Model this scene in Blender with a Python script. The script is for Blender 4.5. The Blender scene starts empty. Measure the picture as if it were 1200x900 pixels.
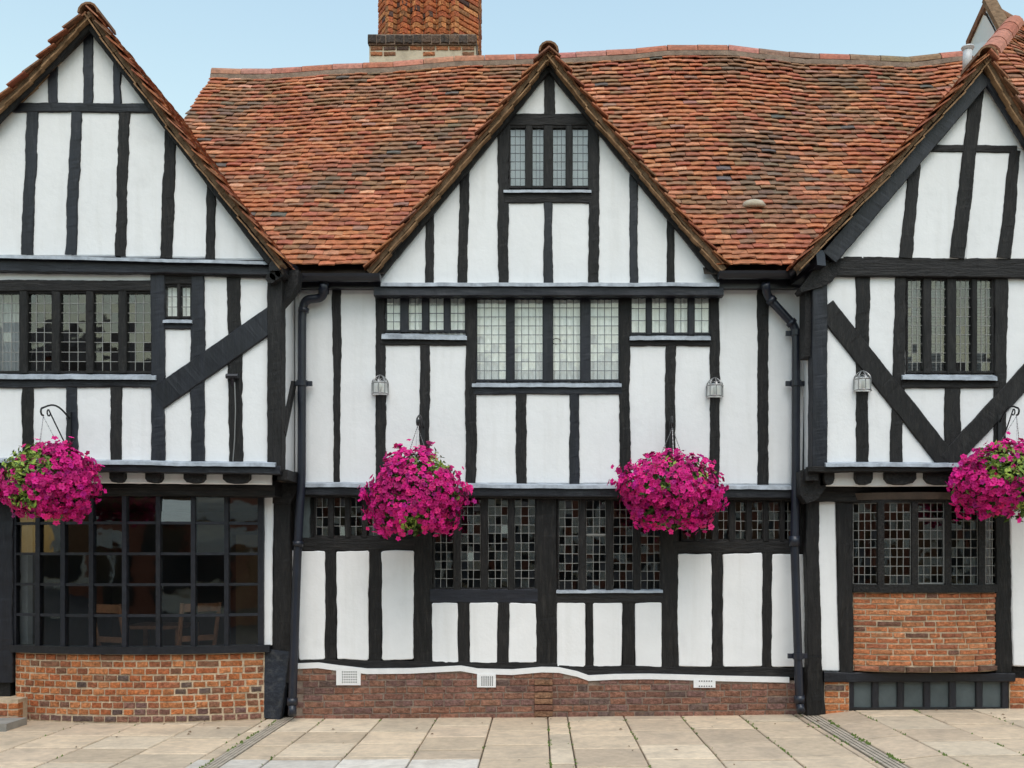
import bpy, bmesh, math, random
import numpy as np
from mathutils import Vector, Matrix, noise as mnoise
R = math.radians
rnd = random.Random(7)

# ------------------------------------------------------------------ camera, sky, sun, exposure
D, F, H, VX, VY = 10.5, 1176.0, 1.68, 632.0, 652.0      # distance to the main wall, focal length (photo px), eye height, vanishing point
sc = bpy.context.scene
col = sc.collection
cam_d = bpy.data.cameras.new('camera')
cam = bpy.data.objects.new('camera', cam_d); col.objects.link(cam)
cam.location = (0, -D, H); cam.rotation_euler = (R(90), 0, 0)
cam_d.sensor_width = 36; cam_d.lens = F * 36 / 1200
cam_d.shift_x = -(VX - 600) / 1200; cam_d.shift_y = (VY - 450) / 1200
cam_d.clip_end = 2000
sc.camera = cam

SUN_EL, SUN_AZ = 58, 10            # degrees; azimuth from straight behind the camera towards the right
w = bpy.data.worlds.new('World'); sc.world = w; w.use_nodes = True
nt = w.node_tree
sky = nt.nodes.new('ShaderNodeTexSky'); sky.sky_type = 'NISHITA'; sky.sun_disc = False
sky.sun_elevation = R(SUN_EL); sky.sun_rotation = R(180 - SUN_AZ)
sky.air_density = 2.5; sky.dust_density = 1.3; sky.ozone_density = 1.1
bg = nt.nodes['Background']; nt.links.new(sky.outputs[0], bg.inputs[0]); bg.inputs[1].default_value = 0.145
sun_d = bpy.data.lights.new('sun', 'SUN'); sun_d.energy = 0.9; sun_d.angle = R(35); sun_d.color = (1, .955, .90)
sun = bpy.data.objects.new('sun', sun_d); col.objects.link(sun)
sd = Vector((math.sin(R(SUN_AZ)) * math.cos(R(SUN_EL)), -math.cos(R(SUN_AZ)) * math.cos(R(SUN_EL)), math.sin(R(SUN_EL))))
sun.rotation_euler = sd.to_track_quat('Z', 'Y').to_euler()
vs = sc.view_settings
vs.view_transform = 'Standard'; vs.look = 'None'; vs.exposure = 0.54; vs.gamma = 1.0; vs.use_curve_mapping = False

# ------------------------------------------------------------------ pixel <-> place (measuring the photograph on planes of known depth)
def wx(px, Y): return (px - VX) * (D + Y) / F
def wz(py, Y): return H + (VY - py) * (D + Y) / F
def P(px, py, Y): return Vector((wx(px, Y), Y, wz(py, Y)))
def smooth(a, b, x):
    t = min(1, max(0, (x - a) / (b - a))); return t * t * (3 - 2 * t)
def ground(x): return 0.009 * max(x, -1.5) + 0.062 * smooth(2.6, 3.3, x) - 0.004
def n3(x, y, z=0.0): return mnoise.noise(Vector((x, y, z)))

# ------------------------------------------------------------------ materials
def mat(name, color, rough=.6, bump=0, bscale=30, var=0, vscale=4, obj=False, attr=None, metal=0, spec=.5, stretch=None,
        rand=0, dirt=None, dscale=1.5, dlo=.5, dhi=.7, damt=.6, bdist=.01, detail=4):
    m = bpy.data.materials.new(name); m.use_nodes = True
    t = m.node_tree; N = t.nodes; L = t.links
    b = N['Principled BSDF']; b.inputs['Roughness'].default_value = rough; b.inputs['Metallic'].default_value = metal
    b.inputs['Specular IOR Level'].default_value = spec
    geo = N.new('ShaderNodeNewGeometry'); pos = geo.outputs['Position']
    if stretch:
        mp = N.new('ShaderNodeMapping'); mp.inputs['Scale'].default_value = stretch; L.new(pos, mp.inputs[0]); spos = mp.outputs[0]
    else: spos = pos
    if obj:
        oi = N.new('ShaderNodeObjectInfo'); c = oi.outputs['Color']
    elif attr:
        a = N.new('ShaderNodeAttribute'); a.attribute_name = attr; c = a.outputs['Color']
    else:
        rgb = N.new('ShaderNodeRGB'); rgb.outputs[0].default_value = (*color, 1); c = rgb.outputs[0]
    def mixc(a_, b_, fac, mode='MIX'):
        x = N.new('ShaderNodeMix'); x.data_type = 'RGBA'; x.blend_type = mode
        if hasattr(fac, 'node'): L.new(fac, x.inputs[0])
        else: x.inputs[0].default_value = fac
        L.new(a_, x.inputs[6])
        if hasattr(b_, 'node'): L.new(b_, x.inputs[7])
        else: x.inputs[7].default_value = (*b_, 1)
        return x.outputs[2]
    def rng(v, a0, a1, b0, b1):
        q = N.new('ShaderNodeMapRange'); L.new(v, q.inputs[0])
        for i, k in enumerate((a0, a1, b0, b1)): q.inputs[i + 1].default_value = k
        return q.outputs[0]
    def tex(scale, det, vec):
        q = N.new('ShaderNodeTexNoise'); q.inputs['Scale'].default_value = scale; q.inputs['Detail'].default_value = det
        q.inputs['Roughness'].default_value = .65; L.new(vec, q.inputs['Vector']); return q.outputs[0]
    if var:
        f = rng(tex(vscale, 5, spos), .3, .7, 1 - var, 1 + var)
        mm = N.new('ShaderNodeVectorMath'); mm.operation = 'SCALE'; L.new(c, mm.inputs[0]); L.new(f, mm.inputs['Scale']); c = mm.outputs[0]
    if rand:
        oi = N.new('ShaderNodeObjectInfo'); f = rng(oi.outputs['Random'], 0, 1, 1 - rand, 1 + rand)
        mm = N.new('ShaderNodeVectorMath'); mm.operation = 'SCALE'; L.new(c, mm.inputs[0]); L.new(f, mm.inputs['Scale']); c = mm.outputs[0]
    if dirt:
        f = rng(tex(dscale, 7, spos), dlo, dhi, 0, damt); c = mixc(c, dirt, f)
    L.new(c, b.inputs['Base Color'])
    if bump:
        bn = N.new('ShaderNodeBump'); bn.inputs['Strength'].default_value = bump; bn.inputs['Distance'].default_value = bdist
        L.new(tex(bscale, detail, spos), bn.inputs['Height']); L.new(bn.outputs[0], b.inputs['Normal'])
    return m

M = {}
M['plaster'] = mat('plaster', (.82, .82, .825), .85, bump=.45, bscale=9, var=.035, vscale=2.5, dirt=(.55, .55, .55), dscale=2.2, dlo=.58, dhi=.8, damt=.35, bdist=.012, spec=.2, detail=7)
def streaks(m):
    t = m.node_tree; N = t.nodes; L = t.links; b = N['Principled BSDF']; src = b.inputs['Base Color'].links[0].from_socket
    geo = N.new('ShaderNodeNewGeometry'); mp = N.new('ShaderNodeMapping'); mp.inputs['Scale'].default_value = (7, 7, .55); no = N.new('ShaderNodeTexNoise'); no.inputs['Scale'].default_value = 1.6; no.inputs['Detail'].default_value = 6
    rg = N.new('ShaderNodeMapRange'); mx = N.new('ShaderNodeMix'); mx.data_type = 'RGBA'; mx.inputs[7].default_value = (.60, .59, .56, 1)
    for i, k in enumerate((.52, .78, 0, .24)): rg.inputs[i + 1].default_value = k
    L.new(geo.outputs['Position'], mp.inputs[0]); L.new(mp.outputs[0], no.inputs['Vector']); L.new(no.outputs[0], rg.inputs[0]); L.new(rg.outputs[0], mx.inputs[0]); L.new(src, mx.inputs[6]); L.new(mx.outputs[2], b.inputs['Base Color'])
streaks(M['plaster'])
M['paint'] = mat('black_paint', (.019, .021, .030), .5, bump=.5, bscale=18, var=.35, vscale=5, rand=.3, spec=.4, dirt=(.09, .09, .10), dscale=17, dlo=.55, dhi=.8, damt=.45, bdist=.012, detail=8)
M['tar'] = mat('tarred_oak', (.017, .0155, .0155), .7, bump=1.0, bscale=26, var=.5, vscale=10, rand=.35, spec=.35, dirt=(.085, .078, .07), dscale=26, dlo=.48, dhi=.75, damt=.6, bdist=.02, detail=8)
for nm_, kw_ in (('paint', dict(color=(.0115, .0128, .019), rough=.45, bump=.6, bscale=34, var=.4, vscale=14, rand=.3, spec=.4, dirt=(.06, .06, .066), dscale=30, dlo=.55, dhi=.8, damt=.45, bdist=.010, detail=8)),
                  ('tar', dict(color=(.0092, .0084, .0088), rough=.6, bump=1.0, bscale=40, var=.5, vscale=18, rand=.35, spec=.35, dirt=(.055, .049, .043), dscale=34, dlo=.5, dhi=.78, damt=.5, bdist=.016, detail=8))):
    for sfx, st_ in (('', None), ('_v', (1, 1, .16)), ('_h', (.16, 1, 1))):
        M[nm_ + sfx] = mat(nm_ + '_timber' + sfx, stretch=st_, **kw_)
M['lead'] = mat('lead_flashing', (.36, .395, .44), .55, bump=.5, bscale=14, var=.3, vscale=8, spec=.5, dirt=(.12, .14, .17), dscale=9, dlo=.5, dhi=.7, damt=.6)
M['tile'] = mat('clay_tile', (.4, .13, .06), .8, bump=.6, bscale=60, var=.3, vscale=22, obj=True, spec=.25, dirt=(.07, .06, .045), dscale=7, dlo=.52, dhi=.78, damt=.6, bdist=.008)
M['tile_attr'] = mat('clay_tile_far', (.4, .13, .06), .8, bump=.6, bscale=60, var=.3, vscale=22, attr='Col', spec=.25, dirt=(.07, .06, .045), dscale=7, dlo=.52, dhi=.78, damt=.6, bdist=.008)
M['brick'] = mat('brick', (.4, .14, .06), .9, bump=1.0, bscale=45, var=.5, vscale=34, obj=True, spec=.15, dirt=(.28, .18, .11), dscale=11, dlo=.52, dhi=.76, damt=.5, bdist=.02, detail=8)
M['mortar'] = mat('lime_mortar', (.58, .455, .32), .95, bump=.8, bscale=70, var=.25, vscale=12, spec=.1, dirt=(.16, .13, .10), dscale=5, dlo=.5, dhi=.75, damt=.6)
M['mortar_dark'] = mat('weathered_mortar', (.27, .205, .165), .95, bump=.8, bscale=70, var=.3, vscale=12, spec=.1, dirt=(.1, .085, .07), dscale=5, dlo=.5, dhi=.75, damt=.6)
M['verge'] = mat('verge_mortar', (.20, .13, .08), .95, bump=1, bscale=40, var=.4, vscale=14, spec=.1)
M['verge_tile'] = mat('undercloak_tile', (.28, .17, .095), .9, bump=.8, bscale=40, var=.55, vscale=9, spec=.1)
M['verge_tile2'] = mat('undercloak_tile_red', (.24, .11, .06), .9, bump=.8, bscale=40, var=.55, vscale=9, spec=.1)
M['sheath'] = mat('roof_underlay', (.045, .032, .025), .9)
M['slab'] = mat('paving_stone', (.4, .34, .27), .85, bump=.5, bscale=90, var=.14, vscale=14, obj=True, spec=.25, dirt=(.30, .245, .19), dscale=3.2, dlo=.46, dhi=.78, damt=.65, bdist=.006, detail=8)
M['joint'] = mat('joint_sand', (.12, .10, .075), .95, bump=.6, bscale=80, var=.3, vscale=6)
M['asphalt'] = mat('asphalt', (.055, .055, .056), .9, bump=.6, bscale=120, var=.2, vscale=3)
M['came'] = mat('lead_came', (.27, .265, .25), .5, metal=.3)
M['came_dark'] = mat('dark_lead_came', (.10, .11, .12), .5, metal=.3)
M['curtain'] = mat('net_curtain', (.92, .93, .92), .9, var=.04, vscale=3, spec=.1)
M['blind'] = mat('grey_blind', (.42, .45, .47), .8, var=.15, vscale=5, spec=.2)
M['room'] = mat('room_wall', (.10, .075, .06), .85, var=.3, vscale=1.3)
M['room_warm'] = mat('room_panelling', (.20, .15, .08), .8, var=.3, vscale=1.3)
M['oak'] = mat('brown_oak', (.20, .09, .045), .45, var=.35, vscale=9)
M['hood'] = mat('dark_brown_board', (.055, .036, .026), .6, bump=.4, bscale=20, var=.4, vscale=9)
M['cloth_red'] = mat('red_upholstery', (.34, .16, .11), .8, var=.2, vscale=9)
M['linen'] = mat('white_linen', (.7, .7, .68), .8)
M['gutter'] = mat('gutter_paint', (.016, .016, .022), .35, bump=.2, bscale=20, var=.25, vscale=5, spec=.5)
M['navy'] = mat('downpipe_paint', (.014, .017, .028), .35, bump=.15, bscale=20, var=.25, vscale=5, spec=.5)
M['iron'] = mat('wrought_iron', (.03, .03, .032), .5, metal=.5)
M['steel'] = mat('galvanised_wire', (.25, .25, .26), .45, metal=.7)
M['silver'] = mat('lantern_metal', (.30, .30, .30), .4, metal=.7)
M['bulb'] = mat('opal_bulb', (.85, .84, .80), .3)
M['petal'] = mat('petunia_petal', (.5, .01, .2), .55, obj=True, spec=.3)
M['petal_attr'] = mat('petunia_petal_back', (.5, .01, .2), .55, attr='Col', spec=.3)
M['leaf'] = mat('petunia_leaf', (.06, .12, .02), .55, attr='Col', spec=.3)
M['soil'] = mat('moss_liner', (.04, .05, .02), .95, bump=1, bscale=50, var=.4, vscale=20)
M['stone'] = mat('step_stone', (.30, .28, .25), .85, bump=.5, bscale=40, var=.2, vscale=6)
M['render'] = mat('cream_render', (.52, .455, .35), .9, bump=.6, bscale=30, var=.12, vscale=6, dirt=(.25, .2, .14), dscale=7, dlo=.5, dhi=.75, damt=.5)
M['white'] = mat('white_paint', (.80, .80, .80), .6, bump=.35, bscale=25, var=.05, vscale=8, dirt=(.45, .42, .38), dscale=12, dlo=.6, dhi=.8, damt=.4)
M['vent_dark'] = mat('vent_hole', (.02, .02, .02), .9)
M['board'] = mat('grey_board', (.075, .095, .10), .6, bump=.3, bscale=20, var=.2, vscale=5)
M['drain'] = mat('drain_iron', (.44, .37, .29), .8, bump=.5, bscale=40, var=.25, vscale=12)
M['moss'] = mat('joint_moss', (.10, .15, .025), .9, var=.4, vscale=30)
M['worn'] = mat('worn_blue_paint', (.011, .016, .028), .6, bump=.8, bscale=26, var=.4, vscale=8, dirt=(.10, .10, .09), dscale=16, dlo=.5, dhi=.75, damt=.5)
M['zinc'] = mat('zinc_flue', (.6, .61, .63), .6, metal=.1, var=.15, vscale=12)
M['farbrick'] = mat('opposite_brick', (.30, .11, .07), .9, var=.25, vscale=6)
M['farwhite'] = mat('opposite_render', (.78, .75, .68), .9, var=.08, vscale=2)
M['farroof'] = mat('opposite_slates', (.10, .085, .08), .8, var=.2, vscale=5)
M['farglass'] = mat('opposite_glass', (.03, .035, .04), .1)
def glass_mat(name, tint, k, base):
    g = bpy.data.materials.new(name); g.use_nodes = True; t = g.node_tree; t.nodes.clear()
    out = t.nodes.new('ShaderNodeOutputMaterial'); mx = t.nodes.new('ShaderNodeMixShader')
    tr = t.nodes.new('ShaderNodeBsdfTransparent'); tr.inputs[0].default_value = (*tint, 1)
    gl = t.nodes.new('ShaderNodeBsdfGlossy'); gl.inputs['Roughness'].default_value = .02
    lw_ = t.nodes.new('ShaderNodeLayerWeight'); lw_.inputs[0].default_value = .5; fr = t.nodes.new('ShaderNodeMath'); fr.operation = 'POWER'; fr.inputs[1].default_value = 5; t.links.new(lw_.outputs['Facing'], fr.inputs[0])
    ma = t.nodes.new('ShaderNodeMath'); ma.operation = 'MULTIPLY_ADD'; ma.inputs[1].default_value = k; ma.inputs[2].default_value = base
    geo = t.nodes.new('ShaderNodeNewGeometry'); no = t.nodes.new('ShaderNodeTexNoise'); no.inputs['Scale'].default_value = 4
    bp = t.nodes.new('ShaderNodeBump'); bp.inputs['Strength'].default_value = .10; bp.inputs['Distance'].default_value = .01
    L = t.links.new
    L(geo.outputs['Position'], no.inputs['Vector']); L(no.outputs[0], bp.inputs['Height']); L(bp.outputs[0], gl.inputs['Normal'])
    L(fr.outputs[0], ma.inputs[0]); L(ma.outputs[0], mx.inputs[0]); L(tr.outputs[0], mx.inputs[1]); L(gl.outputs[0], mx.inputs[2]); L(mx.outputs[0], out.inputs[0])
    return g
M['glass'] = glass_mat('old_window_glass', (.975, .985, .98), .9, .068)

# ------------------------------------------------------------------ builders
WL = {}
def _base(o): return WL.get(o.name, Vector((0, 0, 0))) if o else Vector((0, 0, 0))
def link(o, parent, loc):
    col.objects.link(o); WL[o.name] = Vector(loc)
    if parent: o.parent = parent
    o.location = Vector(loc) - _base(parent)
def thing(name, label, cat, loc, group=None):
    o = bpy.data.objects.new(name, None); o.empty_display_size = .2; link(o, None, loc); tag(o, label, cat, group); return o
def tag(o, label=None, cat=None, group=None, kind=None):
    for k, v in (('label', label), ('category', cat), ('group', group), ('kind', kind)):
        if v: o[k] = v
    return o
def mk(name, verts, faces, m, parent=None, smooth=False, kind=None):
    vs_ = [Vector(v) for v in verts]
    lo = Vector([min(v[i] for v in vs_) for i in range(3)]); hi = Vector([max(v[i] for v in vs_) for i in range(3)])
    c = Vector(((lo.x + hi.x) / 2, (lo.y + hi.y) / 2, lo.z))
    me = bpy.data.meshes.new(name); me.from_pydata([v - c for v in vs_], [], faces); me.materials.append(M[m] if isinstance(m, str) else m)
    if smooth: me.polygons.foreach_set('use_smooth', [True] * len(me.polygons))
    o = bpy.data.objects.new(name, me); link(o, parent, c)
    if kind: o['kind'] = kind
    return o
def inst(name, me, parent, world, color=None):
    o = bpy.data.objects.new(name, me); col.objects.link(o); o.parent = parent
    o.matrix_basis = Matrix.Translation(-_base(parent)) @ world
    WL[o.name] = world.to_translation()
    if color: o.color = (*color, 1)
    return o
class MB:
    def __init__(s): s.v = []; s.f = []
    def add(s, v, f):
        k = len(s.v); s.v += [Vector(a) for a in v]; s.f += [tuple(i + k for i in q) for q in f]
    def box(s, a, b):
        x0, y0, z0 = (min(a[i], b[i]) for i in range(3)); x1, y1, z1 = (max(a[i], b[i]) for i in range(3))
        s.add([(x0, y0, z0), (x1, y0, z0), (x1, y1, z0), (x0, y1, z0), (x0, y0, z1), (x1, y0, z1), (x1, y1, z1), (x0, y1, z1)],
              [(0, 3, 2, 1), (4, 5, 6, 7), (0, 1, 5, 4), (1, 2, 6, 5), (2, 3, 7, 6), (3, 0, 4, 7)])
    def bar(s, p, q, w_, h_, up=Vector((0, 0, 1))):
        p, q = Vector(p), Vector(q); d = (q - p).normalized()
        sx = d.cross(up)
        if sx.length < 1e-4: sx = d.cross(Vector((0, 1, 0)))
        sx.normalize(); u = sx.cross(d)
        v = [e + sx * a * w_ / 2 + u * b_ * h_ / 2 for e in (p, q) for a, b_ in ((-1, -1), (1, -1), (1, 1), (-1, 1))]
        s.add(v, [(0, 1, 2, 3), (7, 6, 5, 4), (0, 4, 5, 1), (1, 5, 6, 2), (2, 6, 7, 3), (3, 7, 4, 0)])
    def tube(s, pts, r, n=8, cap=True):
        pts = [Vector(p) for p in pts]; rs = r if isinstance(r, (list, tuple)) else [r] * len(pts)
        v = []; f = []; prev = None
        for i, p in enumerate(pts):
            d = (pts[min(i + 1, len(pts) - 1)] - pts[max(i - 1, 0)]).normalized()
            if prev is None:
                a = Vector((0, 0, 1)) if abs(d.z) < .9 else Vector((1, 0, 0)); prev = d.cross(a).normalized()
            prev = (prev - d * prev.dot(d)).normalized(); b_ = d.cross(prev)
            for k in range(n):
                t = 2 * math.pi * k / n; v.append(p + (prev * math.cos(t) + b_ * math.sin(t)) * rs[i])
        for i in range(len(pts) - 1):
            for k in range(n):
                f.append((i * n + k, i * n + (k + 1) % n, (i + 1) * n + (k + 1) % n, (i + 1) * n + k))
        if cap: f += [tuple(range(n))[::-1], tuple((len(pts) - 1) * n + k for k in range(n))]
        s.add(v, f)
    def build(s, name, m, parent=None, smooth=False, kind=None): return mk(name, s.v, s.f, m, parent, smooth, kind)
def pbox(name, parent, x0, y0, x1, y1, Yf, depth, m):
    b = MB(); a = P(x0, y0, Yf); c = P(x1, y1, Yf); b.box(a, (c.x, Yf + depth, c.z)); return b.build(name, m, parent)

_ph = [0]
def wander(n, amp, seg=.1):
    """a smooth random line of n values plus fine chatter"""
    _ph[0] += 17.31; k = _ph[0]
    return [amp * (1.6 * n3(i * seg * 2.2, k) + 1.0 * n3(i * seg * 9, k + 5) + .7 * n3(i * seg * 23, k + 9)) for i in range(n)]
def beam(name, parent, p0, p1, w0, Yf, depth=.06, m='tar', wob=.006, w1=None, ch=.008, ext=0):
    """hewn timber in a vertical plane: ends in photo px on the plane Yf, width in px"""
    a = P(*p0, Yf); b = P(*p1, Yf); s = (D + Yf) / F; w0 *= s; w1 = w0 if w1 is None else w1 * s
    d = (b - a); ln = d.length; d.normalize(); a = a - d * ext; b = b + d * ext; ln += 2 * ext; pr = Vector((d.z, 0, -d.x))
    n = max(3, int(ln / .03) + 1); wl = wander(n, wob, ln / n); wr = wander(n, wob, ln / n); wc = wander(n, wob * .7, ln / n); wf = wander(n, .004, ln / n)
    v = []; f = []
    for i in range(n):
        t = i / (n - 1); c = a.lerp(b, t) + pr * wc[i]; hw = (w0 + (w1 - w0) * t) / 2
        l, r = -hw + wl[i], hw + wr[i]
        for off, y in ((l, Yf + depth), (l, Yf + ch), (l + ch, Yf + wf[i]), (r - ch, Yf - wf[i] * .5), (r, Yf + ch), (r, Yf + depth)):
            q = c + pr * off; v.append((q.x, y, q.z))
    for i in range(n - 1):
        for k in range(5):
            f.append((i * 6 + k, i * 6 + k + 1, i * 6 + k + 7, i * 6 + k + 6))
    f += [tuple(range(5, -1, -1)), tuple((n - 1) * 6 + k for k in range(6))]
    if m in ('tar', 'paint'): m += '_v' if abs(d.z) > .35 else '_h'
    return mk(name, v, f, m, parent)
def stud(parent, x0, x1, y0, y1, Yf, m='tar', name='stud', xb=None, depth=.06, wob=.006):
    """upright timber; xb = (x0,x1) at the foot when it leans or tapers"""
    xb = xb or (x0, x1)
    return beam(name, parent, ((x0 + x1) / 2, y0), ((xb[0] + xb[1]) / 2, y1), x1 - x0, Yf, depth, m, wob, xb[1] - xb[0])
def rail(parent, x0, x1, y0, y1, Yf, m='tar', name='beam', depth=.07, wob=.004, yb=None):
    yb = yb or (y0, y1)
    return beam(name, parent, (x0, (y0 + y1) / 2), (x1, (yb[0] + yb[1]) / 2), y1 - y0, Yf, depth, m, wob, yb[1] - yb[0])
def clip(poly, a, b, c):
    """keep the part of poly where a*x+b*y<=c"""
    out = []
    for i in range(len(poly)):
        p, q = poly[i], poly[(i + 1) % len(poly)]; fp, fq = a * p[0] + b * p[1] - c, a * q[0] + b * q[1] - c
        if fp <= 0: out.append(p)
        if fp * fq < 0: t = fp / (fp - fq); out.append((p[0] + (q[0] - p[0]) * t, p[1] + (q[1] - p[1]) * t))
    return out
def panel(parent, poly, Y, wob=.003, rnd_c=0, thick=.03, m='plaster', bev=.012):
    pts = [Vector((wx(x, Y), wz(y, Y))) for x, y in poly]
    for _ in range(rnd_c):
        q = []
        for i in range(len(pts)):
            a, b = pts[i], pts[(i + 1) % len(pts)]; l = (b - a).length; k = min(.3, .013 / max(l, .01)); q += [a.lerp(b, k), a.lerp(b, 1 - k)]
        pts = q
    dn = []
    for i in range(len(pts)):
        a, b = pts[i], pts[(i + 1) % len(pts)]; k = max(1, int((b - a).length / .06))
        dn += [a.lerp(b, j / k) for j in range(k)]
    ar = sum(a.x * b.y - b.x * a.y for a, b in zip(dn, dn[1:] + dn[:1]))
    if ar < 0: dn.reverse()
    n = len(dn); nr = []
    for i in range(n):
        t = (dn[(i + 1) % n] - dn[i - 1]).normalized(); nr.append(Vector((t.y, -t.x)))
    wo = wander(n, wob, .06); k = smoothends = n
    o1 = [dn[i] + nr[i] * wo[i] for i in range(n)]; o2 = [dn[i] + nr[i] * (wo[i] - bev) for i in range(n)]
    v = [(p.x, Y + thick, p.y) for p in o1] + [(p.x, Y + bev * .8, p.y) for p in o1] + [(p.x, Y, p.y) for p in o2]
    f = []
    for r in (0, 1):
        for i in range(n): j = (i + 1) % n; f.append((r * n + i, r * n + j, r * n + n + j, r * n + n + i))
    f.append(tuple(2 * n + i for i in range(n)))
    return mk('infill_panel', v, f, m, parent)
def wall_sheet(parent, name, poly, holes, Y, m='plaster'):
    """backing sheet over the convex px polygon, open where the holes are"""
    xs = sorted({p[0] for p in poly} | {h[0] for h in holes} | {h[2] for h in holes}); ys = sorted({p[1] for p in poly} | {h[1] for h in holes} | {h[3] for h in holes})
    ar = sum(a[0] * b[1] - b[0] * a[1] for a, b in zip(poly, poly[1:] + poly[:1])); sg = 1 if ar > 0 else -1
    b = MB()
    for x0, x1 in zip(xs, xs[1:]):
        for y0, y1 in zip(ys, ys[1:]):
            mx, my = (x0 + x1) / 2, (y0 + y1) / 2
            if any(h[0] < mx < h[2] and h[1] < my < h[3] for h in holes): continue
            c = [(x0, y0), (x1, y0), (x1, y1), (x0, y1)]
            for p, q in zip(poly, poly[1:] + poly[:1]):
                ex, ey = q[0] - p[0], q[1] - p[1]; c = clip(c, sg * ey, -sg * ex, sg * (ey * p[0] - ex * p[1]))
                if len(c) < 3: break
            if len(c) >= 3: b.add([P(x, y, Y) for x, y in c], [tuple(range(len(c)))])
    return b.build(name, m, parent)
def lead(parent, x0, x1, y0, y1, Yf, yb=None, depth=.07):
    """lead flashing: a strip with a sloping top and wavy lower edge"""
    a = P(x0, y1, Yf); c = P(x1, (yb or (y0, y1))[1], Yf); s = (D + Yf) / F
    n = max(3, int((c.x - a.x) / .05)); w_ = wander(n + 1, .004, .05); v = []; f = []
    for i in range(n + 1):
        t = i / n; x = a.x + (c.x - a.x) * t; zb = a.z + (c.z - a.z) * t + w_[i] * .8
        h_ = ((y1 - y0) * (1 - t) + ((yb[1] - yb[0]) if yb else (y1 - y0)) * t) * s
        v += [(x, Yf, zb), (x, Yf + .006, zb + h_ * .55), (x, Yf + depth, zb + h_), (x, Yf + depth, zb)]
    for i in range(n):
        for k in range(3): f.append((i * 4 + k, i * 4 + k + 4, i * 4 + k + 5, i * 4 + k + 1))
    f += [(0, 1, 2, 3), tuple(n * 4 + k for k in (3, 2, 1, 0))]
    return mk('lead_flashing', v, f, 'lead', parent)

# shared piece meshes
def mesh_of(name, v, f, m, smooth=False):
    me = bpy.data.meshes.new(name); me.from_pydata([tuple(a) for a in v], [], f); me.materials.append(M[m])
    if smooth: me.polygons.foreach_set('use_smooth', [True] * len(me.polygons))
    return me
TW, TL, TT, GAUGE = .165, .215, .013, .098
def tile_geo(seed):
    r = random.Random(seed); v = []
    for iy, y in enumerate((0, TL)):
        for ix, x in enumerate((-TW / 2, 0, TW / 2)):
            for z in (0, TT):
                yy = y + (r.uniform(-.006, .006) if iy == 0 else 0)
                v.append((x * .998 + r.uniform(-.0015, .0015), yy, z - (.003 if ix != 1 else -.002) + r.uniform(-.0015, .0015)))
    id_ = lambda iy, ix, iz: iy * 6 + ix * 2 + iz
    f = []
    for ix in (0, 1):
        f += [(id_(0, ix, 1), id_(0, ix + 1, 1), id_(1, ix + 1, 1), id_(1, ix, 1)), (id_(0, ix, 0), id_(1, ix, 0), id_(1, ix + 1, 0), id_(0, ix + 1, 0)),
              (id_(0, ix, 0), id_(0, ix + 1, 0), id_(0, ix + 1, 1), id_(0, ix, 1)), (id_(1, ix, 0), id_(1, ix, 1), id_(1, ix + 1, 1), id_(1, ix + 1, 0))]
    f += [(id_(0, 0, 0), id_(0, 0, 1), id_(1, 0, 1), id_(1, 0, 0)), (id_(0, 2, 0), id_(1, 2, 0), id_(1, 2, 1), id_(0, 2, 1))]
    return v, f
TILE_V = [tile_geo(k) for k in range(6)]
TILE_ME = [mesh_of('tile', v, f, 'tile') for v, f in TILE_V]
def tile_color(x, y, z):
    n_ = n3(x * .9 + 3, z * 1.3, 1.7) + .6 * n3(x * 2.7, z * 3.1, 9)
    k = .2 + rnd.random() * .62 + n_ * .55
    low = smooth(6.0, 4.7, z) * .22
    k -= low
    if k < .30: c = (.35, .130, .062)
    elif k < .46: c = (.29, .100, .056)
    elif k < .58: c = (.385, .165, .088)
    elif k < .95: c = (.225, .115, .066)
    else: c = (.15, .098, .068)
    if rnd.random() < .012: c = (.10, .085, .075)
    if rnd.random() < .02: c = (.47, .23, .14)
    if rnd.random() < .02: c = (.26, .135, .10)
    s_ = rnd.uniform(.87, 1.12) * 1.28
    return tuple(min(.9, a * s_ * rnd.uniform(.93, 1.07)) for a in c)
def lay_tiles(parent, cells, n_obj=300):
    """cells: list of (matrix, colour, nearness); the n_obj nearest become single tiles, the rest one mass"""
    cells.sort(key=lambda c: c[2])
    for k, (mx, c, _) in enumerate(cells[:n_obj]): inst('tile', TILE_ME[k % 6], parent, mx, c)
    rest = cells[n_obj:]
    if not rest: return
    V = []; Fc = []; C = []
    arr = [np.array(v) for v, f in TILE_V]
    for k, (mx, c, _) in enumerate(rest):
        a = arr[k % 6]; m4 = np.array(mx); V.append(a @ m4[:3, :3].T + m4[:3, 3]); b = k * 12
        Fc += [tuple(i + b for i in q) for q in TILE_V[k % 6][1]]; C += [c] * 12
    o = mk('tile', np.concatenate(V).tolist(), Fc, 'tile_attr', parent, kind='stuff')
    ca = o.data.color_attributes.new('Col', 'FLOAT_COLOR', 'POINT'); ca.data.foreach_set('color', [x for c in C for x in (*c, 1)])
def tile_mx(o, u, v, nrm, roll, lift, jit=.012, cut=1.0):
    """tile at lower-edge centre o, u across, v up the slope, nrm outwards; lower edge lifted"""
    v2 = (v - nrm * (lift / TL) + u * rnd.gauss(0, jit)).normalized(); u2 = (u + nrm * roll).normalized(); n2 = u2.cross(v2).normalized(); u2 = v2.cross(n2)
    m = Matrix((u2, v2 * cut, n2)).transposed().to_4x4(); m.translation = o + nrm * lift
    return m

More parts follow.
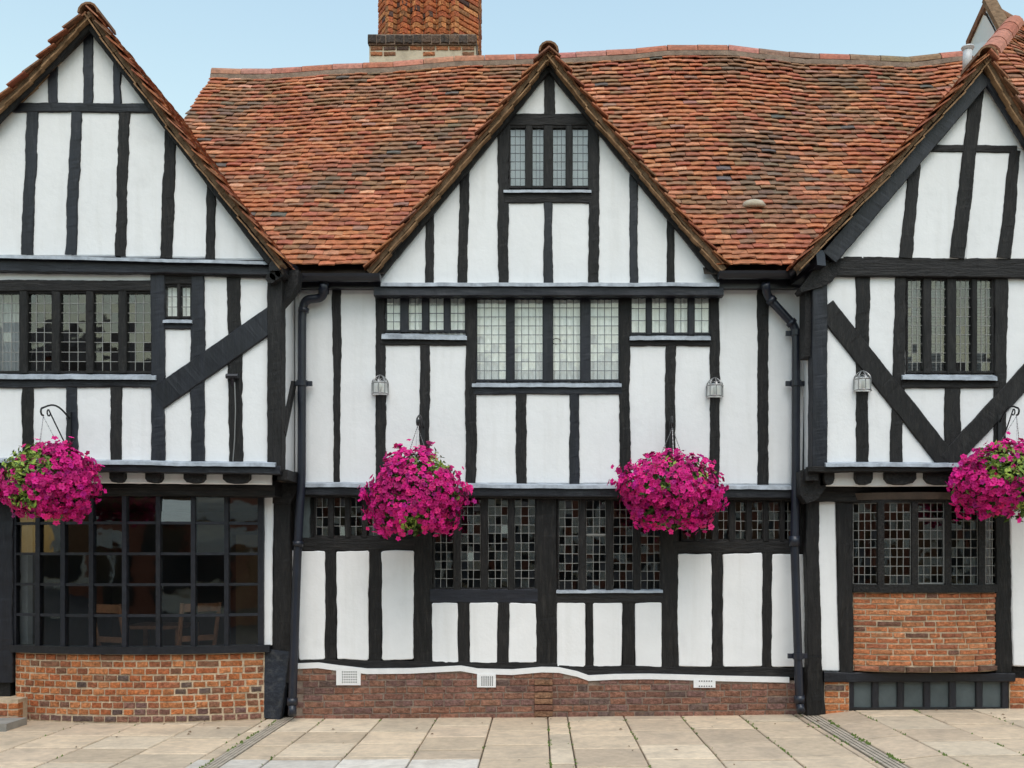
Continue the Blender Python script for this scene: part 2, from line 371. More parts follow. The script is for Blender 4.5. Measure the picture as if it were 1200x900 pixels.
def brick_geo(seed):
    """worn brick: back ring, shoulder ring and a smaller uneven front ring of ten points"""
    r = random.Random(seed); xs_ = (-.5, -.2, .15, .5); ring = [(x, -.5) for x in xs_] + [(.5, 0)] + [(x, .5) for x in xs_[::-1]] + [(-.5, 0)]
    jt = [(r.uniform(-.02, .015), r.uniform(-.07, .05)) for _ in ring]; v = []; n = len(ring)
    for y, sx, sz, k in ((.5, 1, 1, 0), (-.36, 1, 1, .8), (-.5, .955, .82, 1.2)):
        for (x, z), (a, b_) in zip(ring, jt): v.append((x * sx + a * k * (1 if x > 0 else -1), y + (r.uniform(-.04, .04) if y < 0 else 0), z * sz + b_ * k * (1 if z > 0 else -1)))
    v.append((r.uniform(-.1, .1), -.5 - r.uniform(-.02, .05), 0))
    f = [(q * n + i, q * n + n + i, q * n + n + (i + 1) % n, q * n + (i + 1) % n) for q in (0, 1) for i in range(n)]
    f += [(2 * n + i, 3 * n, 2 * n + (i + 1) % n) for i in range(n)]
    return v, f
BRICK_ME = [mesh_of('brick', *brick_geo(k), 'brick') for k in range(14)]
PAL_ORANGE = [((.38, .13, .05), 4), ((.33, .105, .045), 4), ((.42, .165, .07), 3), ((.26, .095, .05), 3), ((.19, .09, .055), 1.6), ((.10, .07, .06), .5)]
PAL_PURPLE = [((.19, .095, .072), 4), ((.21, .105, .072), 4), ((.16, .09, .078), 3), ((.23, .11, .075), 1.5), ((.12, .08, .07), 1.2)]
PAL_PEACH = [((.40, .145, .065), 4), ((.36, .12, .055), 4), ((.44, .18, .085), 3), ((.28, .10, .055), 1.6), ((.17, .085, .06), .6)]
PAL_STACK = [((.40, .13, .055), 4), ((.33, .10, .05), 3), ((.44, .19, .08), 3), ((.23, .11, .055), 2), ((.08, .05, .045), 1)]
def pick(pal):
    c = rnd.choices([p for p, _ in pal], [w_ for _, w_ in pal])[0]; s_ = rnd.uniform(.82, 1.18) * 1.22; return tuple(a * s_ for a in c)
def brick(parent, c, tang, ln, h, depth, pal, joint=.010, proud=0):
    t = tang.normalized(); up = Vector((0, 0, 1)); nb = Vector((-t.y, t.x, 0))       # nb points into the wall
    roll = rnd.gauss(0, .010); t2 = (t + up * roll).normalized(); up2 = (up - t * roll)
    m = Matrix((t2 * (ln - joint), nb * depth, up2 * (h - joint))).transposed().to_4x4()
    m.translation = Vector(c) + nb * (depth / 2 + proud + rnd.uniform(-.004, .003))
    return inst('brick', rnd.choice(BRICK_ME), parent, m, pick(pal))
PANE_ME = None
def pane_mesh():
    b = MB(); b.box((-.5, -.0015, -.5), (.5, .0015, .5)); return mesh_of('pane', b.v, b.f, 'glass')
PANE_ME = pane_mesh()
def pane(parent, c, w_, h_, rz=0, tilt=1.1, lean=0):
    m = Matrix.Translation(c) @ Matrix.Rotation(rz + R(rnd.gauss(0, tilt)), 4, 'Z') @ Matrix.Rotation(R(rnd.gauss(0, tilt) + lean), 4, 'X') @ Matrix.Diagonal((w_, 1, h_, 1))
    return inst('pane', PANE_ME, parent, m)
def leaded_light(win, a, b, z0, z1, Y0, Y1, nx, ny, came='came', wavy=0, tilt=1.1, lw=.0062, edge=True):
    """one light of leaded panes between x=a (depth Y0) and x=b (depth Y1)"""
    ln = math.hypot(b - a, Y1 - Y0); rz = math.atan2(Y1 - Y0, b - a); tx, ty = (b - a) / ln, (Y1 - Y0) / ln
    X = [ln * i / nx + (rnd.uniform(-wavy, wavy) if 0 < i < nx else 0) for i in range(nx + 1)]
    Z = [z0 + (z1 - z0) * j / ny + (rnd.uniform(-wavy, wavy) if 0 < j < ny else 0) for j in range(ny + 1)]
    for i in range(nx):
        for j in range(ny):
            cx = (X[i] + X[i + 1]) / 2; pane(win, Vector((a + tx * cx, Y0 + ty * cx, (Z[j] + Z[j + 1]) / 2)), X[i + 1] - X[i], Z[j + 1] - Z[j], rz, tilt)
    g = MB(); pt = lambda x, z, o=-.004: Vector((a + tx * x + ty * o, Y0 + ty * x - tx * abs(o) * 1, z))
    for i in range(0 if edge else 1, nx + 1 if edge else nx):
        zz = [pt(X[i] + (rnd.uniform(-wavy, wavy) * .35 if wavy else 0), Z[j]) for j in range(ny + 1)]
        for p, q in zip(zz, zz[1:]): g.bar(p, q, lw, .006, Vector((0, 1, 0)))
    for j in range(0 if edge else 1, ny + 1 if edge else ny):
        g.bar(pt(0, Z[j], -.0045), pt(ln, Z[j] + (rnd.uniform(-wavy, wavy) * .3), -.0045), lw, .006, Vector((0, 1, 0)))
    g.build('lead_lattice', came, win)
def window(house, Y, lights, y0, y1, nx, ny, came='came', frame='paint', wavy=0, deep=.09, label=None, tilt=.45, rec=.03, cover=None, name='window'):
    """casement window: head and bottom rails as its own mesh; mullions, panes and lattices below it"""
    x0, x1 = lights[0][0], lights[-1][1]
    b = MB(); a = P(x0 - 1.5, y0 - 1, Y); c = P(x1 + 1.5, y1 + 1, Y); t = 2.5 * (D + Y) / F
    b.box((a.x, Y, a.z - t), (c.x, Y + deep, a.z)); b.box((a.x, Y + .001, c.z), (c.x, Y + deep, c.z + t))
    b.box((a.x, Y + .002, c.z + t), (a.x + t * .7, Y + deep, a.z - t)); b.box((c.x - t * .7, Y + .002, c.z + t), (c.x, Y + deep, a.z - t))
    win = b.build(name, frame, house)
    if label: win['label'] = label
    for l, r in zip(lights, lights[1:]):
        stud(win, l[1], r[0], y0 - 1, y1 + 1, Y - .012, frame, 'mullion', depth=deep + .01, wob=.0015)
    for l in lights:
        ya, yb = (l[2], l[3]) if len(l) > 3 else (y0, y1)
        leaded_light(win, wx(l[0], Y), wx(l[1], Y), wz(yb, Y) + .01, wz(ya, Y) - .01, Y + rec, Y + rec, nx, ny, came, wavy, tilt)
    if cover:
        n = int((c.x - a.x) / .012); v = []
        for i in range(n + 1):
            x = a.x + (c.x - a.x) * i / n; fold = .012 * math.sin(x * 95 + 2 * n3(x * 3, 1)) + .012 * n3(x * 14, 4) if cover == 'curtain' else 0
            v += [(x, Y + rec + .026 + fold, c.z - .05), (x, Y + rec + .026 + fold, a.z + .05)]
        mk('curtain' if cover == 'curtain' else 'blind', v, [(2 * i, 2 * i + 2, 2 * i + 3, 2 * i + 1) for i in range(n)], cover, win, True)
    return win
def room(house, x0, x1, z0, z1, Ya, Yb, m='room'):
    v = [(x0, Ya, z0), (x1, Ya, z0), (x1, Yb, z0), (x0, Yb, z0), (x0, Ya, z1), (x1, Ya, z1), (x1, Yb, z1), (x0, Yb, z1)]
    return mk('room', v, [(0, 1, 2, 3), (4, 7, 6, 5), (3, 2, 6, 7), (0, 3, 7, 4), (1, 5, 6, 2)], m, house)
def half_round(parent, name, p, q, r, m, color=None, thick=.015, n=7):
    """half-round ridge tile from p to q, open side down"""
    p, q = Vector(p), Vector(q); d = (q - p).normalized(); s = d.cross(Vector((0, 0, 1))).normalized(); u = s.cross(d)
    v = []
    for e, rr in ((p, r), (q, r * .96)):
        for R_ in (rr, rr - thick):
            for k in range(n + 1):
                t = math.pi * k / n; v.append(e + s * math.cos(t) * R_ + u * math.sin(t) * R_)
    m_ = n + 1; f = []
    for k in range(n):
        f += [(k, k + 1, 2 * m_ + k + 1, 2 * m_ + k), (m_ + k, 3 * m_ + k, 3 * m_ + k + 1, m_ + k + 1), (k, m_ + k, m_ + k + 1, k + 1), (2 * m_ + k, 2 * m_ + k + 1, 3 * m_ + k + 1, 3 * m_ + k)]
    f += [(0, 2 * m_, 3 * m_, m_), (n, m_ + n, 3 * m_ + n, 2 * m_ + n)]
    o = mk(name, v, f, m, parent)
    if color: o.color = (*color, 1)
    return o

# ------------------------------------------------------------------ the setting: ground, pavement, road
b = MB(); b.add([(-400, -400, -.16), (400, -400, -.16), (400, 400, -.16), (-400, 400, -.16)], [(0, 1, 2, 3)])
tag(b.build('ground', 'asphalt'), kind='structure')
b = MB(); b.add([(-40, -15.5, -.13), (40, -15.5, -.13), (40, -5.2, -.13), (-40, -5.2, -.13)], [(0, 1, 2, 3)])
tag(b.build('road', 'asphalt'), kind='structure')
xs = [-12 + .25 * i for i in range(97)]
v = []; f = []
for x in xs: v += [(x, -5.0, ground(x) - .032), (x, .5, ground(x) - .032), (x, -5.0, -.2)]
for i in range(len(xs) - 1): f += [(i * 3, i * 3 + 3, i * 3 + 4, i * 3 + 1), (i * 3 + 2, i * 3 + 5, i * 3 + 3, i * 3)]
pav = tag(mk('pavement', v, f, 'joint'), kind='structure')
b = MB(); b.box((-12, -5.13, -.2), (12, -5.0, 0.0)); b.build('kerb', 'stone', pav)
SLAB = [(.70, .545, .385), (.66, .515, .365), (.72, .575, .415), (.64, .495, .355), (.69, .56, .41)]
def slab(x0, x1, y0, y1, c, jz=0):
    g = .0065; e = .007; zt = lambda x: ground(x) + jz
    def ring(i, dz): return [(x0 + g + i, y0 + g * 4.2 + i, zt(x0) + dz), (x1 - g - i, y0 + g * 4.2 + i, zt(x1) + dz), (x1 - g - i, y1 - g - i, zt(x1) + dz), (x0 + g + i, y1 - g - i, zt(x0) + dz)]
    v = ring(0, -.05) + ring(0, -e) + ring(e, 0); f = [(8, 9, 10, 11)]
    for r_ in (0, 4):
        for k in range(4): f.append((r_ + k, r_ + (k + 1) % 4, r_ + 4 + (k + 1) % 4, r_ + 4 + k))
    o = mk('paving_slab', v, f, 'slab', pav); o.color = (*c, 1)
jx = [wx(p_, 0) for p_ in (380, 447, 512, 577, 642, 665, 731, 798, 867, 930)]
step_ = .605
while jx[0] > -8.4: jx.insert(0, jx[0] - step_)
while jx[-1] < 8.4: jx.append(jx[-1] + step_)
DRL, DRR = (wx(327, 0), wx(343, 0)), (wx(937, 0), wx(955, 0))
def cutd(x0, x1):
    seg = [(x0, x1)]
    for a, c in (DRL, DRR):
        q = []
        for s0, s1 in seg:
            if s1 <= a or s0 >= c: q.append((s0, s1)); continue
            if a - s0 > .03: q.append((s0, a))
            if s1 - c > .03: q.append((c, s1))
        seg = q
    return seg
for ci, (a, c) in enumerate(zip(jx, jx[1:])):
    y = .12; k = 0; off = rnd.choice((.35, .62, .9, .5))
    while y > -4.9:
        ln = off if k == 0 else rnd.choice((.62, .62, .9, .75)); y1 = y; y0 = max(-4.98, y - ln)
        cc = rnd.choice(SLAB); s_ = rnd.uniform(.80, 1.06); cc = tuple(q * s_ for q in cc)
        if -2.9 < (a + c) / 2 < -.3:
            if y0 < -2.12 < y1: y0 = -2.12
            if y1 <= -2.12: cc = tuple(q * s_ for q in (.74, .67, .58))
        for s0, s1 in cutd(a, c): slab(s0, s1, y0, y1, cc, rnd.uniform(-.003, .003))
        y = y0; k += 1
# moss in the joints
def moss(name_lines):
    b = MB()
    for (x, ya, yb, dens) in name_lines:
        n = int(abs(ya - yb) * dens)
        for _ in range(n):
            t = rnd.random(); yy = ya + (yb - ya) * t
            if n3(yy * 2.3, x) < -.02: continue
            xx = x + rnd.gauss(0, .010); r_ = rnd.uniform(.006, .016); h_ = rnd.uniform(.005, .016); g = ground(xx)
            a0 = rnd.uniform(0, 6)
            ring = [(xx + r_ * math.cos(a0 + k * 1.2566), yy + r_ * math.sin(a0 + k * 1.2566), g - .006) for k in range(5)]
            b.add(ring + [(xx + rnd.gauss(0, .004), yy, g + h_)], [(k, (k + 1) % 5, 5) for k in range(5)])
    return b.build('moss', 'moss', None, kind='stuff')
ml = [(x, 0, -3.2, 14 if x > -.2 else 4) for x in jx if -6 < x < 7] + [(DRR[0], 0, -3.2, 40), (DRR[1], 0, -3.2, 60), (DRL[0], -.1, -3, 40)]
tag(moss(ml), 'green moss and small weeds growing in the pavement joints', 'moss')
for (a, c), lab in ((DRL, 'slotted drain channel running from the shop corner across the paving'), (DRR, 'slotted mossy drain channel under the brick bay corner')):
    t = thing('drain_channel', lab, 'drain', ((a + c) / 2, 0, ground(a) - .02), 'drain channels across the pavement')
    g = ground((a + c) / 2); b = MB(); b.box((a, -4.98, g - .06), (c, .1, g - .018)); b.build('channel', 'vent_dark', t)
    n = 4; wd = (c - a) / (n * 1.4)
    for k in range(n):
        xx = a + (c - a) * (k + .5) / n; b = MB(); b.box((xx - wd / 2, -4.98, g - .03), (xx + wd / 2, .1, g - .002 + .001 * k)); b.build('rib', 'drain', t)

# ------------------------------------------------------------------ the three houses
LH = thing('timber_framed_house', 'white half-timbered house with bow shop window, diagonal brace and brick base beside the central range', 'house', (wx(160, -.3), -.3, 0))
CH = thing('timber_framed_house', 'recessed half-timbered range with small middle gable, long tiled roof and brick chimney', 'house', (0, .1, 0))
RH = thing('timber_framed_house', 'half-timbered gabled house with V-shaped braces above a brick bay window', 'house', (wx(1080, -.3), -.3, 0))

# ---- main roof geometry
Y0R, TANP = -.18, 1.19
PIT = math.atan(TANP); Z0R = wz(315, Y0R)
YRG = 2.78; SL = (YRG - Y0R) / math.cos(PIT); ZNOM = Z0R + (YRG - Y0R) * TANP
RPY = [(150, 92), (250, 90), (300, 91), (430, 84), (560, 75), (640, 73), (720, 69), (790, 63), (850, 63), (900, 68), (940, 73), (1000, 74), (1060, 77), (1135, 69), (1300, 62)]
def lerp_t(tab, x):
    if x <= tab[0][0]: return tab[0][1]
    for (a, b_), (c, d) in zip(tab, tab[1:]):
        if x <= c:
            t = (x - a) / (c - a); t = t * t * (3 - 2 * t); return b_ + (d - b_) * t
    return tab[-1][1]
def ridge_z(X): return wz(lerp_t(RPY, VX + X * F / (D + YRG)), YRG)
def main_z(X, s):
    t = s / SL
    return Z0R + s * math.sin(PIT) + (ridge_z(X) - ZNOM) * max(t, 0) ** 1.3 - .05 * math.sin(math.pi * min(t, 1)) + .03 * n3(X * .8, s * .9) * math.sin(math.pi * min(max(t, 0), 1)) + .008 * n3(X * 3, s * 2, 5)
def main_pt(X, s): return Vector((X, Y0R + s * math.cos(PIT), main_z(X, s)))
# gable roofs: apex px, slopes (dy/dx), verge plane
GAB = {'L': dict(ap=(103, 13), sl=.98, sr=1.30, Yv=-.76, fl=-175, fr=330), 'C': dict(ap=(643, 58), sl=1.215, sr=1.23, Yv=-.24, fl=430, fr=851),
       'R': dict(ap=(1158, 64), sl=1.105, sr=1.62, Yv=-.64, fl=936, fr=1312)}
for g in GAB.values(): g['X'] = wx(g['ap'][0], g['Yv']); g['Z'] = wz(g['ap'][1], g['Yv'])
def gz(k, X):
    g = GAB[k]; return g['Z'] - (g['X'] - X) * g['sl'] if X < g['X'] else g['Z'] - (X - g['X']) * g['sr']
XL_HIP = [(0, wx(213 - 30, .3))]
def left_limit(s):
    t = s / SL
    return wx(196, 1.6) + (wx(250, YRG) - wx(196, 1.6)) * smooth(.45, 1.02, t) if t > .45 else -5.6
ss = [SL * i / 24 for i in range(25)]; xg = [-6 + .1 * i for i in range(121)]
v = []; f = []
for X in xg:
    for s in ss: p = main_pt(max(X, left_limit(s)), s); v.append((p.x, p.y + .03, p.z - .045))
for i in range(len(xg) - 1):
    for j in range(24):
        q = (i * 25 + j, i * 25 + 25 + j, i * 25 + 26 + j, i * 25 + j + 1)
        if all(v[a][2] < gz('C', v[a][0]) - .05 for a in q) and j < 12: continue
        f.append(q)
k0 = len(v)
for X in xg:
    p = main_pt(max(X, left_limit(SL)), SL); v += [(p.x, p.y + .03, p.z - .045), (p.x, p.y + 3.2, p.z - 3.5)]
for i in range(len(xg) - 1): f.append((k0 + 2 * i, k0 + 2 * i + 2, k0 + 2 * i + 3, k0 + 2 * i + 1))
CROOF = mk('roof', v, f, 'sheath', CH)
cells = []
nC = int(SL / GAUGE)
vdir = Vector((0, math.cos(PIT), math.sin(PIT))); nrm = Vector((0, -math.sin(PIT), math.cos(PIT)))
for k in range(-0, nC + 1):
    s = k * GAUGE; X = left_limit(s) + TW / 2 + rnd.uniform(-.012, .012); stag = k % 2
    while X < 5.9:
        wdt = TW * rnd.uniform(.985, 1.03)
        sj = s + rnd.gauss(0, .006) + .012 * n3(X * 1.1, k * .7, 3); p = main_pt(X, sj)
        if s < .35 and wx(436, -.2) < X < wx(847, -.2): X += wdt + .004; continue
        if not (p.z < gz('C', X) - .1 and p.z < 7.6) and not (p.z < gz('L', X) - .16) and not (X > 3 and p.z < gz('R', X) - .16):
            u = Vector((1, 0, (main_z(X + .15, sj) - main_z(X - .15, sj)) / .3)).normalized()
            cells.append((tile_mx(p, u, vdir, nrm, rnd.gauss(0, .02), .050 + .006 * n3(X * 2.2, k * 3.1) + rnd.uniform(-.003, .005), cut=min(1, max(.25, (SL - s + .02) / TL))), tile_color(p.x, p.y, p.z), k + .001 * abs(X)))
        X += wdt * (.5 if stag else 1) + .001; stag = 0
MAIN_CELLS = cells

def gable_roof(house, k, Yb, n_obj, roof=None, extra=None):
    """two tiled slopes behind a gable, with mortar verge, ridge tiles"""
    g = GAB[k]; out = []
    pf = {-1: wx(g['fl'], g['Yv']), 1: wx(g['fr'], g['Yv'])}
    v = []; f = []
    for i, X in enumerate((pf[-1], g['X'], pf[1])):
        for y in (g['Yv'] + .07, Yb): v.append((X, y, gz(k, X) - .05))
    f = [(0, 2, 3, 1), (2, 4, 5, 3)]
    n = len(v); v += [(a[0], a[1], a[2] - .05) for a in v]; f += [(n, n + 1, n + 3, n + 2), (n + 2, n + 3, n + 5, n + 4), (0, n, n + 2, 2), (2, n + 2, n + 4, 4)]
    if roof is None: roof = mk('roof', v, f, 'sheath', house)
    else: mk('gable_underlay', v, f, 'sheath', roof)
    for sg in (-1, 1):
        sl = g['sl'] if sg < 0 else g['sr']; ang = math.atan(sl); ln = abs(pf[sg] - g['X']) / math.cos(ang)
        vd = Vector((-sg * math.cos(ang), 0, math.sin(ang))); nr = Vector((sg * math.sin(ang), 0, math.cos(ang))); u = Vector((0, sg, 0))
        nc = int(ln / GAUGE); sag = lambda s_: .025 * n3(s_ * 1.1, sg * 3 + 8 * ord(k)) - .02 * math.sin(math.pi * s_ / ln)
        for c in range(nc):
            s = c * GAUGE; base = Vector((pf[sg], 0, gz(k, pf[sg]))) + vd * s + nr * sag(s)
            y = g['Yv'] + TW / 2 + (c % 2) * TW / 2 - TW / 4 + rnd.uniform(-.018, .018); first = True
            while y < Yb:
                p = base + Vector((0, y, 0)) + vd * rnd.gauss(0, .006)
                if k == 'L' and p.x < -6.6: break
                sm = (y - Y0R) / math.cos(PIT)
                if sm > 0 and k == 'C' and main_z(p.x, min(sm, SL)) > p.z + .03: break
                if sm > 0 and k == 'L' and p.x > -4.2 and sm < SL and main_z(p.x, sm) > p.z + .02: break
                if sm > 0 and k == 'R' and p.x < 4.5 and sm < SL and main_z(p.x, sm) > p.z + .02: break
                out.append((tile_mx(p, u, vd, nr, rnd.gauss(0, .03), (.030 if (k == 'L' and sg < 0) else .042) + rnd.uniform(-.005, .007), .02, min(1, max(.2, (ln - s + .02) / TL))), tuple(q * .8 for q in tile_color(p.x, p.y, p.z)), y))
                y += TW * rnd.uniform(.97, 1.05) + .004; first = False
        # verge: undercloak of tile slips bedded in mortar
        e = Vector((pf[sg], 0, gz(k, pf[sg]))); b = MB(); m_ = max(6, int(ln / .09)); wv = wander(m_ + 1, .006, .09)
        for i in range(m_):
            s0, s1 = ln * i / m_, ln * (i + 1) / m_; e0 = e + vd * s0 + nr * (sag(s0) - .012 + wv[i]); e1 = e + vd * s1 + nr * (sag(s1) - .012 + wv[i])
            e0.y = e1.y = g['Yv'] + .11 + wv[i]; b.bar(e0, e1 + vd * .004, .16, .05, nr)
        b.build('verge_mortar', 'verge', roof)
        for lay in (0, 1):
            s0 = -.02 + lay * .07; b = MB()
            while s0 < ln - .05:
                l_ = rnd.uniform(.13, .2); h0 = -.050 + lay * .062 + rnd.uniform(-.006, .006); e0 = e + vd * s0 + nr * (sag(s0) + h0); e1 = e + vd * min(s0 + l_, ln) + nr * (sag(s0 + l_) + h0 - rnd.uniform(.0, .014))
                e0.y = e1.y = g['Yv'] + .09 + rnd.uniform(-.012, .012); b.bar(e0, e1, .16, .014, nr); s0 += l_ - .004
            b.build('undercloak', ('verge_tile', 'verge_tile2')[lay], roof, kind='stuff')
    # ridge tiles
    y = g['Yv'] + .0; kk = 0
    while y < Yb - .05:
        z = g['Z'] - .01 - (.0 if kk == 0 else .075)
        sm = (y - Y0R) / math.cos(PIT)
        if k == 'R' and kk == 1: break
        if k != 'L' and sm > 0 and main_z(g['X'], min(sm, SL)) > z + .1: break
        cc = (.20, .11, .06) if kk == 0 else rnd.choice(((.20, .10, .06), (.17, .09, .055), (.24, .11, .065)))
        half_round(roof, 'ridge_tile', (g['X'], y, z), (g['X'], min(y + .42, Yb), z - .004), .105 if kk == 0 else .10, 'tile', cc, .02); y += .425; kk += 1
    return roof, out
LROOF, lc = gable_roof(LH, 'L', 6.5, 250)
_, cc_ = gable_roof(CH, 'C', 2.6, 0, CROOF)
RROOF, rc = gable_roof(RH, 'R', 1.6, 250)
cells = MAIN_CELLS
cc_front = [c for c in cc_ if c[2] < GAB['C']['Yv'] + .16]; cc_rest = [c for c in cc_ if c[2] >= GAB['C']['Yv'] + .16]
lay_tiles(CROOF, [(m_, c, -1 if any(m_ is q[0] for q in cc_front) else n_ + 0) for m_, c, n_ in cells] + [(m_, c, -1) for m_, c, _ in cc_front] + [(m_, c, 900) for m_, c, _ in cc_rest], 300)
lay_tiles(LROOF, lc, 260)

# main ridge tiles
X = wx(250, YRG)
while X < 5.55:
    p = Vector((X, YRG, ridge_z(X) - .005)); X2 = X + .40; q = Vector((X2, YRG, ridge_z(X2) - .005))
    c = rnd.choice(((.42, .17, .12), (.38, .14, .095), (.45, .20, .15)))
    if VX + X * F / (D + YRG) > 855 and rnd.random() < .6: c = (.26, .16, .10)
    half_round(CROOF, 'ridge_tile', p, q - (q - p) * .02, .115, 'tile', tuple(a * rnd.uniform(.9, 1.1) for a in c), .02); X = X2
b = MB()
X = wx(250, YRG)
while X < 5.5:
    b.bar((X, YRG - .07, ridge_z(X) - .05), (X + .2, YRG - .07, ridge_z(X + .2) - .05), .12, .06); X += .2
b.build('ridge_mortar', 'mortar_dark', CROOF)
# odd stone-like vent cap on a tile
p = main_pt(wx(878, .25), .0); sv = (wz(232, .75) - Z0R) / math.sin(PIT)
pc = main_pt(wx(878, .75), 1.12); b = MB(); n = 10
ring = []
for j, (zz, rr) in enumerate(((0, 1), (.035, 1.02), (.065, .85), (.08, .5))):
    for i in range(n): t = 2 * math.pi * i / n; ring.append((pc.x + .125 * rr * math.cos(t), pc.y - .06 + .08 * rr * math.sin(t) + .02, pc.z + zz + .02))
f = [(j * n + i, j * n + (i + 1) % n, j * n + n + (i + 1) % n, j * n + n + i) for j in range(3) for i in range(n)] + [tuple(3 * n + i for i in range(n)), tuple(range(n))[::-1]]
o = mk('vent_cap', ring, f, 'render', CROOF, True)

# ---- high roof behind the right-hand house
YH, TANH = 2.75, 1.30; PH = math.atan(TANH); SH = 2.7 / math.cos(PH)
def hz_ridge(X): return wz(4, YH) - .05 - .75 * max(0, X - 5.88) * .75 + .12 * max(0, X - 6.3) ** 2
def high_pt(X, s): return Vector((X, YH - (SH - s) * math.cos(PH), hz_ridge(X) - (SH - s) * math.sin(PH) - .03 * math.sin(math.pi * s / SH) + (hz_ridge(5.88) - hz_ridge(X)) * (1 - s / SH) * .9))
def high_left(s):
    z = hz_ridge(5.88) - (SH - s) * math.sin(PH); return 5.88 if z > 8.25 else max(4.75, 5.88 - (8.25 - z) * .95)
cells = []
vd = Vector((0, math.cos(PH), math.sin(PH))); nr = Vector((0, -math.sin(PH), math.cos(PH)))
for k in range(int(SH / GAUGE) + 1):
    s = k * GAUGE; X = high_left(s) + TW / 2 + .02; stag = k % 2
    while X < 8.2:
        p = high_pt(X, s + rnd.gauss(0, .006))
        if not p.z < gz('R', X) - .1:
            u = Vector((1, 0, (high_pt(X + .1, s).z - high_pt(X - .1, s).z) / .2)).normalized()
            cells.append((tile_mx(p, u, vd, nr, rnd.gauss(0, .02), .047 + rnd.uniform(-.006, .010), cut=min(1, max(.25, (SH - s + .02) / TL))), tuple(a * 1.0 for a in tile_color(p.x, p.y, p.z)), 5 + X))
        X += TW * rnd.uniform(.97, 1.05) * (.5 if stag else 1) + .004; stag = 0
lay_tiles(RROOF, rc + cells, 300)
v = []; f = []; xs_ = [4.7 + .3 * i for i in range(13)]; sj = [SH * i / 10 for i in range(11)]
for X in xs_:
    for s in sj: p = high_pt(max(X, high_left(s)), s); v.append((p.x, p.y + .03, p.z - .04))
for i in range(12):
    for j in range(10): f.append((i * 11 + j, i * 11 + 11 + j, i * 11 + 12 + j, i * 11 + j + 1))
mk('high_roof_underlay', v, f, 'sheath', RROOF)
A = P(1154, 4, 2.75); Bk = P(1132, 52, 3.75); C1 = P(1172, 40, 2.25); C2 = P(1150, 95, 1.9); Bb = P(1128, 110, 3.6)
off = Vector((.06, 0, 0))
v = [A, C1, C2, Bb, Bk]; v = [q + Vector((.03, 0, -.03)) for q in v] + [q + off + Vector((.03, 0, -.03)) for q in v]
mk('gablet_wall', v, [(0, 1, 2, 3, 4), (9, 8, 7, 6, 5)] + [(i, (i + 1) % 5, 5 + (i + 1) % 5, 5 + i) for i in range(5)], 'plaster', RH)
b = MB(); b.bar(A + Vector((.03, -.03, .02)), Bk + Vector((.03, 0, .0)), .06, .10); b.build('gablet_verge', 'verge_tile2', RROOF)
b = MB(); b.bar(A + Vector((.04, -.03, .03)), C1 + Vector((.04, -.05, .03)), .16, .06); b.build('gablet_verge', 'verge', RROOF)
p = P(1159, 66, -.3); q = P(1188, 30, 1.0)
for k in range(4):
    a_, c_ = p.lerp(q, k / 4), p.lerp(q, (k + .97) / 4)
    half_round(RROOF, 'ridge_tile', a_, c_, .115, 'tile', rnd.choice(((.42, .16, .10), (.46, .19, .13), (.38, .13, .08))), .02)
X = 5.88
while X < 8:
    half_round(RROOF, 'ridge_tile', (X, YH, hz_ridge(X) - .03), (X + .39, YH, hz_ridge(X + .39) - .03), .10, 'tile', (.22, .12, .07), .02); X += .4
b = MB(); pz = P(1133, 84, .9); n = 14
b.tube([pz, P(1134, 56, .9)], .05, n); fl = b.build('flue_pipe', 'zinc', RH, True)
b = MB(); t_ = P(1134, 56, .9); b.tube([t_ + Vector((0, 0, -.03)), t_ + Vector((0, 0, .0)), t_ + Vector((0, 0, .012))], [.055, .072, .068], n); b.build('flue_cap', 'zinc', fl)

# ---- chimney
YC = 3.15; s_ = (D + YC) / F
CHM_TOP = wz(-70, YC); zb = wz(95, YC); zband0, zband1 = wz(58, YC), wz(46, YC)
X0, X1 = wx(438, YC), wx(559, YC)
pk = [455, 472.5, 487.5, 502.5, 518, 533]; vl = [464, 480, 495, 510.5, 525.5]
plan = [Vector((X0, YC + .36, 0)), Vector((wx(455, YC), YC, 0))]
for i, a in enumerate(vl): plan += [Vector((wx(a, YC), YC + .10, 0)), Vector((wx(pk[i + 1], YC), YC, 0))]
plan += [Vector((X1, YC + .36, 0)), Vector((X1, YC + 1.1, 0))]
back = [Vector((X0, YC + 1.1, 0))]
core = [p + Vector((0, .035, 0)) for p in plan] + back
core[0].x += .03; core[len(plan) - 1].x -= .035; core[len(plan) - 2].x -= .035
n = len(core); v = [(p.x, p.y, zz) for zz in (zb, CHM_TOP) for p in core]
chim = mk('chimney', v, [tuple(range(n))[::-1], tuple(n + i for i in range(n))] + [(i, (i + 1) % n, n + (i + 1) % n, n + i) for i in range(n)], 'mortar', CH)
chim['label'] = 'red brick chimney stack with zigzag ribbed shaft'
hc = .0755; k = 0
z = zband1 + .02
while z < CHM_TOP - .04:
    for a, c in zip(plan, plan[1:]):
        d = c - a; L_ = d.length
        if L_ > .3:
            m_ = 2 if L_ < .6 else 4; offs = [0] + [(q + (.25 if k % 2 else -.25) * (1 if m_ == 2 else .8)) / m_ for q in range(1, m_)] + [1]
        else: offs = [0, 1]
        for o0, o1 in zip(offs, offs[1:]):
            mid = a + d * (o0 + o1) / 2; brick(chim, (mid.x, mid.y, z + hc / 2), d, L_ * (o1 - o0) + .012, hc, .07, PAL_STACK, .011)
    z += hc; k += 1
b = MB(); XB0, XB1 = wx(431, YC - .1), wx(559, YC - .1)
b.box((XB0 + .02, YC - .10, zband0 - .26), (XB1 - .02, YC + 1.2, zband0)); b.build('chimney_base', 'render', chim)
